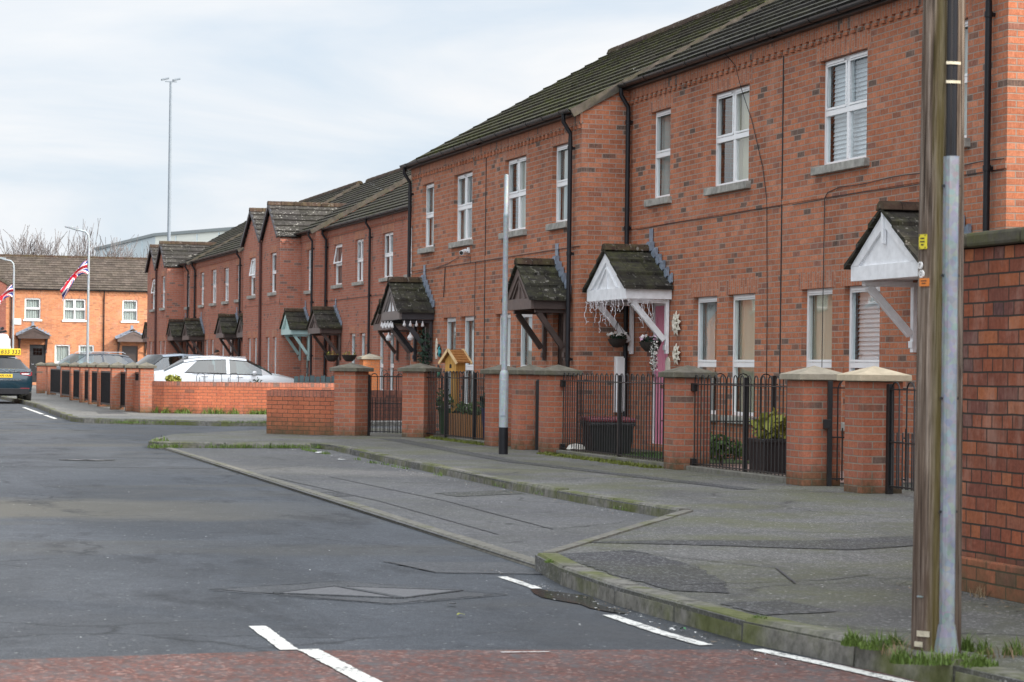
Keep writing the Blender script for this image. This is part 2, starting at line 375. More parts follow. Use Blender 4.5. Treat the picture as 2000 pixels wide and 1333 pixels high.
def glassmat(name, tint=(.9, .95, .94), base=.04):
    m = NT(name); t = m.t; t.nodes.remove(m.b)
    out = t.nodes['Material Output']
    tr = m.n('ShaderNodeBsdfTransparent'); tr.inputs[0].default_value = (*tint, 1)
    gl = m.n('ShaderNodeBsdfGlossy'); gl.inputs['Roughness'].default_value = .02
    w = m.noise(m.obj(), 1.1, 2); bn = m.bump(w, .12, .02); m.l(bn, gl.inputs['Normal'])
    ge = m.n('ShaderNodeNewGeometry'); dt = m.n('ShaderNodeVectorMath', operation='DOT_PRODUCT'); m.l(ge.outputs['Incoming'], dt.inputs[0]); m.l(ge.outputs['Normal'], dt.inputs[1])
    om = m.math('SUBTRACT', 1.0, m.math('ABSOLUTE', dt.outputs['Value']))
    f = m.math('MINIMUM', m.math('MULTIPLY_ADD', m.math('POWER', om, 4.2), .9, base), 1.0)      # Schlick, the same from either side of the pane
    mx = m.n('ShaderNodeMixShader'); m.l(f, mx.inputs[0]); m.l(tr.outputs[0], mx.inputs[1]); m.l(gl.outputs[0], mx.inputs[2]); m.l(mx.outputs[0], out.inputs[0])
    return m.mat
M_glass = glassmat('window_glass', base=.13)
M_cglass = glassmat('car_glass', (.30, .41, .41), .16)
M_dglass = glassmat('tinted_glass', (.05, .055, .06), .08)
def curtmat(name, a):
    m = NT(name); t = m.t; out = t.nodes['Material Output']
    d = m.n('ShaderNodeBsdfDiffuse'); d.inputs[0].default_value = (*a, 1); tl = m.n('ShaderNodeBsdfTranslucent'); tl.inputs[0].default_value = (*a, 1)
    mx = m.n('ShaderNodeMixShader'); mx.inputs[0].default_value = .25
    m.l(d.outputs[0], mx.inputs[1]); m.l(tl.outputs[0], mx.inputs[2]); m.l(mx.outputs[0], out.inputs[0]); return m.mat
M_curt = curtmat('net_curtain', (.62, .66, .65)); M_curt2 = curtmat('cream_curtain', (.74, .69, .54)); M_blind = curtmat('pale_blind', (.78, .83, .90)); M_curtg = curtmat('grey_curtain', (.26, .27, .28))
M_dark = plain('dark_interior', (.05, .045, .04), .9)
M_soffit = plain('pale_soffit', (.4, .38, .35), .8)

def asphalt(name, base, chip, chipamt, moss=0, damp=.35, warm=None, fleck=0, scale=1, cracks=0., band=False):
    m = NT(name); p = m.pos()
    v = m.n('ShaderNodeTexVoronoi'); m.l(p, v.inputs['Vector']); v.inputs['Scale'].default_value = 55 / scale
    fine = m.noise(p, 90 / scale, 3, .7); mid = m.noise(p, 7, 6, .65); big = m.noise(m.mapv(p, (.55, .32, 1)), 1.0, 6, .6, .6)
    sepc = m.n('ShaderNodeSeparateColor'); m.l(v.outputs['Color'], sepc.inputs[0])
    c = m.mix(m.ramp(fine, [(.30, 0.), (.70, 1.)]), tuple(x * .38 for x in base), tuple(x * 1.75 for x in base))
    c = m.mix(m.math('MULTIPLY', m.ramp(sepc.outputs[0], [(.80, 0.), (.92, 1.)]), chipamt), c, chip)
    c = m.mix(.6, c, m.ramp(mid, [(.25, .72), (.75, 1.28)]), 'MULTIPLY')
    c = m.mix(damp, c, m.ramp(big, [(.30, .42), (.5, 1.0), (.75, 1.35)]), 'MULTIPLY')
    streak = m.noise(m.mapv(p, (2.6, .5, 1), (3, 1, 0)), 1, 6, .7)
    c = m.mix(m.ramp(streak, [(.58, 0.), (.72, .55)]), c, tuple(x * .45 for x in base))
    if warm: c = m.mix(m.math('MULTIPLY', m.ramp(m.noise(m.mapv(p, (.12, .5, 1), (1.3, .4, 0)), 1, 4), [(.5, 0.), (.68, 1.)]), .6), c, warm)
    if band:      # tan strip of sunlight painted across the road, and darker oil stains
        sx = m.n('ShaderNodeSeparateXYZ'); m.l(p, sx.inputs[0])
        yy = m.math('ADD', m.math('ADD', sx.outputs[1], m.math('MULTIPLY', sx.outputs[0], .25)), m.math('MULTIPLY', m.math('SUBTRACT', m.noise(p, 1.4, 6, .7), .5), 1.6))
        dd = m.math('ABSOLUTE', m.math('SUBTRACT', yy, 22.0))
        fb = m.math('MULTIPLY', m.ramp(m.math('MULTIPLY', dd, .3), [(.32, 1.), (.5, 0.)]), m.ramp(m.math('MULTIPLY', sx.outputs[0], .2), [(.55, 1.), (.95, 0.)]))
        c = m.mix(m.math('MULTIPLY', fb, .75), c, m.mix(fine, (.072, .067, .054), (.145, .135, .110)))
        oil = m.math('MULTIPLY', m.ramp(m.noise(m.mapv(p, (1.1, .42, 1), (7, 2, 0)), 1, 6, .72), [(.56, 0.), (.68, 1.)]), .7)
        c = m.mix(oil, c, tuple(x * .38 for x in base))
    if moss:
        mo = m.math('MULTIPLY', m.ramp(m.noise(p, .8, 6, .62), [(.42, 0.), (.62, 1.)]), m.ramp(m.noise(p, 11, 4), [(.3, .45), (.6, 1.)]))
        c = m.mix(m.math('MULTIPLY', mo, moss), c, m.mix(fine, (.055, .060, .024), (.135, .138, .066)))
    if fleck:
        v2 = m.n('ShaderNodeTexVoronoi'); m.l(p, v2.inputs['Vector']); v2.inputs['Scale'].default_value = 28
        s2 = m.n('ShaderNodeSeparateColor'); m.l(v2.outputs['Color'], s2.inputs[0])
        f2 = m.math('MULTIPLY', m.ramp(s2.outputs[1], [(.93, 0.), (.95, 1.)]), m.ramp(v2.outputs['Distance'], [(.2, 1.), (.3, 0.)]))
        c = m.mix(m.math('MULTIPLY', f2, fleck), c, (.5, .5, .48))
    rr = m.ramp(big, [(.28, .55), (.45, .85)])
    if cracks:
        vc = m.n('ShaderNodeTexVoronoi', feature='DISTANCE_TO_EDGE'); vc.inputs['Scale'].default_value = .42
        dv = m.n('ShaderNodeVectorMath', operation='MULTIPLY_ADD'); m.l(m.noise(p, 2.2, 5, .7, color=True), dv.inputs[0]); dv.inputs[1].default_value = (.5, .5, 0); m.l(p, dv.inputs[2])
        m.l(dv.outputs[0], vc.inputs['Vector'])
        ck = m.math('MULTIPLY', m.ramp(vc.outputs['Distance'], [(.002, 1.), (.010, 0.)]), m.ramp(m.noise(p, .5, 3), [(.48, 0.), (.58, 1.)]))
        c = m.mix(m.math('MULTIPLY', ck, cracks), c, tuple(x * .25 for x in base))
    return m.done(c, rr, 0, m.bump(m.math('ADD', fine, m.math('MULTIPLY', sepc.outputs[0], .8)), .55, .006), .35)
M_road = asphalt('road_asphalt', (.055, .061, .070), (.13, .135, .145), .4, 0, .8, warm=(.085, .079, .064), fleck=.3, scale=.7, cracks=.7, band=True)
M_lay = asphalt('layby_asphalt', (.086, .086, .089), (.19, .19, .19), .6, .14, .6, fleck=.6, cracks=.9)
M_pave = asphalt('pavement_asphalt', (.092, .091, .087), (.30, .30, .29), .6, .75, .85, fleck=.7, scale=.8, cracks=.8)
M_pavefar = asphalt('far_pavement_asphalt', (.125, .12, .112), (.34, .34, .33), .6, .15, .6)
M_patch = asphalt('trench_asphalt', (.042, .042, .045), (.26, .26, .26), .6, .25, .6, scale=.8)
M_patchg = asphalt('grey_trench_asphalt', (.105, .10, .095), (.34, .34, .34), .5, .45, .4, scale=.8)
M_rpatch = asphalt('road_patch_asphalt', (.066, .069, .074), (.15, .15, .15), .5, 0, .8, scale=.8)
M_sunp = asphalt('sunlit_road_patch', (.145, .137, .118), (.25, .25, .24), .5, 0, .3, scale=.8)  # tan of the sunlit strip as a base colour; unused
M_seam = plain('bitumen_seam', (.022, .022, .024), .6, var=.4, scale=20)
def redroad():
    m = NT('red_anti_skid'); p = m.pos()
    v = m.n('ShaderNodeTexVoronoi'); m.l(m.mapv(p, (1, 1, 1)), v.inputs['Vector']); v.inputs['Scale'].default_value = 52
    s = m.n('ShaderNodeSeparateColor'); m.l(v.outputs['Color'], s.inputs[0])
    c = m.ramp(s.outputs[0], [(0., (.070, .035, .030)), (.30, (.165, .066, .050)), (.62, (.075, .048, .043)), (.85, (.17, .075, .06)), (1., (.28, .18, .155))])
    wear = m.noise(m.mapv(p, (1.6, .8, 1)), 8, 8, .8)
    c = m.mix(m.ramp(wear, [(.44, 0.), (.62, .85)]), c, m.mix(m.noise(p, 80, 2), (.045, .045, .048), (.13, .13, .135)))
    c = m.mix(.5, c, m.ramp(m.noise(p, 1.2, 5), [(.3, .6), (.7, 1.3)]), 'MULTIPLY')
    return m.done(c, .85, 0, m.bump(s.outputs[0], .6, .006), .3)
M_red = redroad()
def paintmat():
    m = NT('worn_road_paint'); p = m.pos()
    n = m.noise(p, 34, 6, .7); n2 = m.noise(p, 5, 4)
    f = m.ramp(m.math('ADD', n, m.math('MULTIPLY', n2, .5)), [(.80, 0.), (.85, 1.)])
    c = m.mix(f, m.mix(n, (.60, .59, .55), (.72, .71, .67)), (.10, .10, .10))
    return m.done(c, .7, 0, m.bump(n, .3, .004))
M_paint = paintmat()
def kerbmat():
    m = NT('mossy_kerb_concrete'); p = m.pos(); n = m.noise(p, 14, 6, .65); b = m.noise(p, 1.3, 5, .6)
    c = m.mix(m.ramp(n, [(.3, 0.), (.7, 1.)]), (.085, .082, .072), (.24, .23, .205))
    c = m.mix(m.math('MULTIPLY', m.ramp(b, [(.44, 0.), (.60, 1.)]), .8), c, m.mix(n, (.045, .055, .012), (.15, .165, .045)))
    return m.done(c, .93, 0, m.bump(n, .5, .008), .2)
M_kerb = kerbmat()
def flatkerb():
    m = NT('flush_kerb_concrete'); p = m.pos(); n = m.noise(p, 14, 6, .65)
    c = m.mix(m.ramp(n, [(.3, 0.), (.7, 1.)]), (.11, .105, .092), (.22, .21, .18))
    c = m.mix(m.math('MULTIPLY', m.ramp(m.noise(p, 2, 4), [(.52, 0.), (.66, 1.)]), .5), c, (.10, .11, .03))
    return m.done(c, .93, 0, m.bump(n, .5, .008), .2)
M_fkerb = flatkerb()
def grassmat(name, a, b):
    m = NT(name); n = m.noise(m.pos(), 7, 4)
    return m.done(m.mix(n, a, b), .6, 0, None, .3)
M_grass = grassmat('kerb_grass', (.045, .095, .015), (.17, .235, .05)); M_dry = grassmat('dry_stems', (.16, .11, .06), (.30, .22, .13))
M_moss = grassmat('moss', (.06, .075, .012), (.17, .19, .03))
M_lawn = grassmat('artificial_lawn', (.03, .07, .02), (.07, .12, .035))
M_leaf = grassmat('shrub_leaf', (.03, .07, .02), (.10, .17, .04)); M_leafy = grassmat('yellow_leaf', (.18, .20, .03), (.34, .33, .07)); M_leafd = grassmat('dark_leaf', (.012, .03, .02), (.03, .06, .035))
M_bark = plain('bare_bark', (.15, .13, .125), .9, var=.3)
def carpaint(name, col, rough=.25, coat=.7):
    m = NT(name); m.b.inputs['Coat Weight'].default_value = coat; m.b.inputs['Coat Roughness'].default_value = .05
    n = m.noise(m.obj(), 3, 3)
    return m.done(m.mix(n, tuple(x*.93 for x in col), tuple(min(1, x*1.05) for x in col)), rough, .15)
M_cwhite = carpaint('white_car_paint', (.78, .80, .82)); M_cteal = carpaint('dark_teal_car_paint', (.006, .026, .042)); M_csilver = carpaint('silver_blue_car_paint', (.34, .39, .45)); M_cnavy = carpaint('dark_navy_car_paint', (.03, .035, .045))
M_tyre = plain('tyre_rubber', (.012, .012, .012), .85); M_rim = plain('alloy_rim', (.45, .46, .48), .35, .6); M_tail = plain('red_lamp', (.28, .01, .015), .15); M_chrome = plain('chrome', (.6, .62, .65), .15, 1.0)
M_lamp = plain('clear_lamp', (.75, .78, .82), .15)
M_yel = plain('yellow_plastic', (.80, .55, .02), .4, var=.05); M_yelsign = plain('yellow_plate', (.72, .62, .03), .5, var=.06); M_orsign = plain('orange_plate', (.66, .20, .03), .5, var=.06)
M_ink = plain('black_ink', (.02, .018, .015), .6); M_pink = plain('pink_door_paint', (.74, .28, .40), .4, var=.05); M_blackd = plain('black_door', (.016, .016, .017), .4); M_brownd = plain('brown_door', (.05, .035, .03), .4)
M_maroon = plain('maroon_lid', (.16, .022, .035), .4); M_bin = plain('black_tub', (.015, .015, .017), .45, var=.3)
M_shed = plain('pale_cladding', (.84, .85, .76), .6, var=.03, scale=.05); M_shedb = plain('blue_grey_cladding', (.60, .68, .70), .5, var=.03, scale=.05); M_shedt = plain('shed_trim', (.26, .29, .29), .6)
M_skin = plain('skin', (.50, .27, .19), .6); M_hair = plain('dark_hair', (.02, .015, .012), .7); M_navy = plain('dark_jacket', (.02, .022, .03), .8)
M_tin = plain('tin_tag', (.55, .50, .38), .5, .3, var=.3, scale=40); M_paper = plain('paper_scrap', (.7, .7, .68), .8); M_teal = plain('teal_ornament', (.03, .30, .33), .3); M_tealf = plain('teal_grey_fence_paint', (.10, .15, .16), .7, var=.2)
M_petal = plain('cream_petal', (.66, .62, .52), .6, var=.12, scale=30); M_wpetal = plain('white_petal', (.75, .74, .70), .6); M_ppetal = plain('pink_petal', (.62, .36, .50), .6); M_basket = plain('dark_basket', (.03, .024, .02), .8, var=.4, scale=40); M_wire = plain('white_wire', (.75, .72, .74), .5)
M_bulb = plain('clear_bulb', (.62, .60, .60), .1); M_pebble = plain('pale_stone', (.5, .48, .44), .8); M_blue = plain('flag_blue', (.015, .025, .22), .7); M_fred = plain('flag_red', (.60, .02, .04), .7); M_fwhite = plain('flag_white', (.75, .75, .76), .7)
M_green = plain('green_litter', (.03, .22, .06), .4); M_soil = plain('soil', (.035, .027, .02), .95, var=.4, scale=20)
m = NT('puddle_water'); M_puddle = m.done((.022, .023, .024), .12, 0, m.bump(m.noise(m.pos(), 5, 2), .03, .01), .8)
def ironcover():
    m = NT('manhole_iron'); p = m.pos(); ch = m.n('ShaderNodeTexChecker'); m.l(m.mapv(p, (1, 1, 1), (0, 0, 0), (0, 0, .3)), ch.inputs['Vector']); ch.inputs['Scale'].default_value = 26
    ch.inputs['Color1'].default_value = (.135, .135, .14, 1); ch.inputs['Color2'].default_value = (.070, .070, .075, 1)
    return m.done(m.mix(.4, ch.outputs[0], m.ramp(m.noise(p, 30, 4), [(.3, .5), (.7, 1.3)]), 'MULTIPLY'), .6, .0, m.bump(ch.outputs['Fac'], .5, .006))
M_manh = ironcover()

# ------------------------------------------------------------------ ground
def sheet(name, pts, z, mat, skirt=0, rag=0):
    if rag:
        q = []
        for k in range(len(pts)):
            a, c = Vector(pts[k]), Vector(pts[(k+1) % len(pts)]); n_ = max(1, int((c-a).length/.07)); q += [tuple(a.lerp(c, i/n_) + Vector((random.uniform(-rag, rag), random.uniform(-rag, rag)))) for i in range(n_)]
        pts = q
    b = MB(); b.poly([(x, y, z) for x, y in pts])
    if skirt:
        n = len(pts)
        for k in range(n):
            (x0, y0), (x1, y1) = pts[k], pts[(k + 1) % n]; b.poly([(x0, y0, z), (x1, y1, z), (x1, y1, z - skirt), (x0, y0, z - skirt)])
    o = b.build(name, mat, fix=False); o.data.update()
    if o.data.polygons[0].normal.z < 0: o.data.flip_normals()
    return struct(o)
def strip(name, path, w, z, mat, rag=0.0):
    b = MB(); P = [Vector((x, y, 0)) for x, y in path]
    if rag:
        Q = []
        for a, c in zip(P, P[1:]):
            k = max(1, int((c - a).length / .035)); Q += [a.lerp(c, i / k) for i in range(k)]
        P = Q + [P[-1]]
    L = []; Rr = []
    for i, p in enumerate(P):
        d = (P[min(i+1, len(P)-1)] - P[max(i-1, 0)]).normalized(); s = Vector((-d.y, d.x, 0)) * w / 2
        L.append(p + s * (1 + random.uniform(-rag, rag))); Rr.append(p - s * (1 + random.uniform(-rag, rag)))
    for i in range(len(P) - 1): b.poly([(q.x, q.y, z) for q in (Rr[i], Rr[i+1], L[i+1], L[i])])
    return struct(b.build(name, mat))

ZR = -0.10
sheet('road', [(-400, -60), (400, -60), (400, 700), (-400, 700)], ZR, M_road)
def arc(cx, cy, r, a0, a1, n=6): return [(cx + r*math.cos(R(a0+(a1-a0)*k/n)), cy + r*math.sin(R(a0+(a1-a0)*k/n))) for k in range(n+1)]
near_kerb = [(4.62, 2.0), (4.55, 8.0), (4.40, 9.6), (4.26, 10.6), (4.22, 12.4), (4.28, 13.6), (4.42, 14.6)]
bay_kerb = [(7.05, 19.05), (6.98, 21.5), (7.0, 24.0), (7.12, 27.0), (7.28, 31.4), (7.5, 35.6), (7.42, 36.3)]
tip = [(5.25, 36.42), (4.95, 36.6), (4.88, 37.2)]
pave_near = near_kerb + bay_kerb + [(7.3, 36.45)] + tip + [(5.2, 38.8), (5.8, 41.0), (8.2, 44.6), (10.0, 46.0), (13.0, 46.6), (24, 46.6), (24, 2.0)]
sheet('pavement', pave_near, 0.0, M_pave, .14)
pave_far = [(6.1, 140), (6.12, 80), (5.98, 70.5), (5.55, 60), (5.36, 54), (5.5, 52.9), (6.0, 52.1), (7.3, 51.2), (8.15, 50.4), (9.4, 50.9), (12, 51.0), (30, 51.0), (30, 140)]
sheet('pavement', pave_far, 0.0, M_pavefar, .14)
sheet('layby', [(4.46, 14.72), (5.02, 36.5), (7.42, 36.35), (7.52, 35.6), (7.30, 31.4), (7.14, 27.0), (7.02, 24.0), (7.0, 21.5), (7.07, 19.05)], ZR + .022, M_lay)
sheet('red_road_surface', [(-12, -8), (4.4, -8), (4.44, 9.2), (4.3, 9.9), (4.15, 10.25), (2.1, 10.60), (.7, 10.5), (-2.5, 10.2), (-12, 9.2)], ZR + .005, M_red)
def kerb(path, w, z1, z0, stone, side=1, mat=M_kerb, jit=.010):
    """kerb stones along a path; outer face lies 'side' of it"""
    b = MB(); P = [Vector((x, y, 0)) for x, y in path]; acc = []
    for a, c in zip(P, P[1:]):
        d = (c - a); L = d.length; k = max(1, round(L / stone)); acc += [(a + d*(i/k), a + d*((i+1)/k)) for i in range(k)]
    for a, c in acc:
        d = (c - a).normalized(); n = Vector((-d.y, d.x, 0)) * side; g = d * (.013 if mat is M_kerb else .004)
        a2, c2 = a + g, c - g; j = random.uniform(-jit, jit); dz = random.uniform(-jit, jit)
        o0, o1 = n * (.008 + j), -n * (w - .008)
        prof = [(o0 * 1.0, z0), (o0 * .2, z1 - .03 + dz), (-n * .022, z1 + dz), (o1, z1 + dz), (o1, z0)]
        A = [(a2 + q) + Vector((0, 0, z)) for q, z in prof]; B = [(c2 + q) + Vector((0, 0, z)) for q, z in prof]; m_ = len(A)
        for k in range(m_): b.poly([A[k], A[(k+1) % m_], B[(k+1) % m_], B[k]])
        b.poly(A[::-1]); b.poly(B)
    return struct(b.build('kerb', mat))
kerb(near_kerb, .15, .016, -.13, .9, 1)
kerb(bay_kerb, .13, .014, -.13, .9, 1)
kerb([(7.40, 36.42), (5.25, 36.42), (4.95, 36.6), (4.88, 37.2), (5.2, 38.6)], .13, .012, -.13, .8, 1)
kerb([(6.12, 110), (6.12, 80), (5.98, 70.5), (5.55, 60), (5.36, 54), (5.5, 52.9), (6.0, 52.1), (7.3, 51.2), (8.15, 50.4), (9.4, 50.9), (11, 51)], .13, .012, -.13, .9, -1)
kerb([(4.46, 14.72), (4.62, 20), (4.85, 29.3), (5.02, 36.5)], .12, ZR + .034, -.14, .9, 1, M_fkerb, .003)
kerb([(4.5, 14.75), (7.06, 19.0)], .11, .012, -.13, .9, 1, M_fkerb, .003)
# painted marks
Z1 = ZR + .005; Z2 = ZR + .010
strip('road_marking', [(2.08, 11.64), (2.05, 10.64)], .085, Z1, M_paint, .09)
strip('road_marking', [(2.13, 10.60), (2.16, 9.4), (2.18, 8.0)], .095, Z2, M_paint, .09)
strip('road_marking', [(4.07, 14.15), (4.06, 13.35)], .065, Z1, M_paint, .12)
strip('road_marking', [(4.00, 11.85), (3.99, 11.0), (4.02, 10.46)], .075, Z1, M_paint, .09)
strip('road_marking', [(4.18, 10.22), (4.28, 9.6), (4.36, 9.0), (4.38, 8.0)], .075, Z2, M_paint, .09)
strip('road_marking', [(2.97, 10.33), (3.2, 10.31)], .022, Z2, M_paint, .3)
for a, c in (((5.62, 71), (5.35, 61.5)), ((5.32, 60.5), (5.22, 56.5)), ((4.6, 75), (4.5, 68))):
    strip('road_marking', [a, c], .10, Z1, M_paint, .2)
# repairs
sheet('road_patch', [(3.62, 15.35), (3.75, 14.5), (4.40, 14.3), (4.42, 15.2)], ZR + .004, M_rpatch, rag=.018)
sheet('road_patch', [(2.20, 13.6), (3.02, 14.0), (3.72, 13.05), (3.0, 12.62)], ZR + .004, M_rpatch, rag=.018)
strip('road_seam', [(-3, 33.9), (3, 33.2), (4.85, 33.0)], .05, ZR + .004, M_rpatch)
strip('road_seam', [(-3, 31.0), (3, 30.2), (4.8, 29.6)], .05, ZR + .004, M_rpatch)
for pth in ([(2.15, 13.62), (3.02, 14.05)], [(3.02, 14.05), (3.78, 13.05)], [(2.15, 13.55), (3.0, 12.58)], [(3.0, 12.58), (3.78, 13.02)], [(3.60, 15.4), (3.74, 14.46)], [(3.74, 14.46), (4.38, 14.25)]):
    strip('road_seam', pth, .016, ZR + .008, M_seam, .5)
ZL = ZR + .026
strip('layby_seam', [(4.95, 27), (5.1, 22), (5.0, 17.5)], .02, ZL, M_seam, .5)
strip('layby_seam', [(5.65, 27), (5.75, 22), (5.6, 18)], .02, ZL, M_seam, .5)
sheet('layby_patch', [(6.0, 23.4), (6.95, 23.9), (6.9, 23.2), (6.05, 22.7)], ZL, M_patch, rag=.018)
sheet('layby_patch', [(4.75, 23.6), (5.05, 23.7), (5.05, 22.9), (4.75, 22.8)], ZL, M_patch, rag=.018)
ZP = .004
sheet('trench_repair', [(5.02, 15.62), (5.75, 15.75), (6.75, 15.55), (8.2, 16.1), (8.2, 15.5), (6.7, 14.7), (5.8, 15.25)], ZP, M_patch, rag=.018)
sheet('trench_repair', [(4.55, 14.6), (5.2, 14.9), (5.15, 13.6), (4.95, 12.6), (4.7, 11.9), (4.45, 12.1), (4.45, 13.2)], ZP, M_patch, rag=.018)
sheet('trench_repair', [(9.0, 38.9), (9.35, 38.7), (8.7, 29.5), (9.2, 22.5), (8.95, 22.4), (8.45, 29.5)], ZP, M_patch, rag=.018)
sheet('trench_repair', [(4.45, 11.4), (4.85, 11.5), (4.9, 10.9), (4.45, 10.8)], ZP, M_patch, rag=.018)
for pth in ([(5.02, 15.64), (5.75, 15.77), (6.75, 15.57), (8.2, 16.12)], [(5.8, 15.23), (6.7, 14.68), (8.2, 15.48)], [(4.6, 12.4), (5.6, 12.6), (6.0, 12.9)], [(5.0, 15.1), (5.6, 13.4), (5.3, 12.4)]):
    strip('pavement_seam', pth, .014, .008, M_seam, .5)
sheet('far_trench_repair', [(6.6, 60.5), (7.2, 60.7), (7.1, 58), (6.4, 58)], ZP, M_patch, rag=.018)
# garden plinths, lawn
def plinth(x0, x1, y0, y1, h=.09): b = MB(); b.box(x0, x1, y0, y1, -.02, h); return struct(b.build('garden_kerb', M_fkerb, bevel=.01))
for y0, y1 in ((23.56, 26.98), (27.48, 32.3), (35.72, 39.4)): plinth(10.07, 10.27, y0, y1, .055)
sheet('garden_lawn', [(10.35, 28.75), (11.85, 28.75), (11.85, 33.0), (10.35, 32.0)], .012, M_lawn)
sheet('garden_path', [(10.3, 23.6), (11.9, 23.6), (11.9, 28.4), (10.3, 28.4)], .012, plain('pink_paving', (.30, .20, .17), .9, var=.2))
m = MB()
for k in range(26):
    a = 2*math.pi*k/26; m.v.append((3.98 + .10*math.cos(a)*(1+.45*math.sin(3*a)+.2*math.sin(7*a)) + .09, 12.6 + .75*math.sin(a)*(1+.25*math.cos(2*a+1)), ZR + .006))
m.f.append(tuple(range(26))); m.m.append(0); m.uv.append([(0, 0)]*26)
struct(m.build('puddle', M_puddle, fix=False))

# manhole covers
def manhole(loc, label, s=.42):
    o = thing('manhole_cover', label, 'manhole cover', loc)
    c = [(-.55, .0), (-.12, .36), (.55, -.02), (.1, -.40)]; c = [(x*s/.42, y*s/.42) for x, y in c]
    b = MB(); b.poly([(x, y, .009) for x, y in c]); b.build('cover_plate', M_manh, o)
    b = MB()
    for k in range(4):
        p, q = c[k], c[(k+1) % 4]; b.bar((*p, .008), (*q, .008), .025, .008)
    p, q = c[1], c[3]; b.bar((*p, .011), (*q, .011), .04, .006); b.build('frame', M_rpatch, o)
    return o
manhole((3.02, 13.28, ZR), 'diamond shaped iron manhole cover in the near road beside the kerb')
manhole((3.4, 32.2, ZR), 'small iron manhole cover flush in the road far beyond the kerb end', .28)

# ------------------------------------------------------------------ houses (local: x into the house, y along the front, z up)
def wall_sheet(b, x, y0, y1, z0, z1, holes, rev=.09, top=None):
    ys = sorted({y0, y1, *[h[0] for h in holes], *[h[1] for h in holes]}); zs = sorted({z0, z1, *[h[2] for h in holes], *[h[3] for h in holes]})
    ys = [y for y in ys if y0 - 1e-6 <= y <= y1 + 1e-6]
    for i in range(len(ys) - 1):
        for j in range(len(zs) - 1):
            yc, zc = (ys[i]+ys[i+1])/2, (zs[j]+zs[j+1])/2
            if any(h[0] < yc < h[1] and h[2] < zc < h[3] for h in holes): continue
            b.poly([(x, ys[i], zs[j]), (x, ys[i], zs[j+1]), (x, ys[i+1], zs[j+1]), (x, ys[i+1], zs[j])])
    for a, c, d, e in holes:
        b.poly([(x, a, d), (x+rev, a, d), (x+rev, a, e), (x, a, e)]); b.poly([(x, c, d), (x, c, e), (x+rev, c, e), (x+rev, c, d)])
        b.poly([(x, a, e), (x+rev, a, e), (x+rev, c, e), (x, c, e)]); b.poly([(x, a, d), (x, c, d), (x+rev, c, d), (x+rev, a, d)])
        for q in ((a-.0, a, d, e),): pass

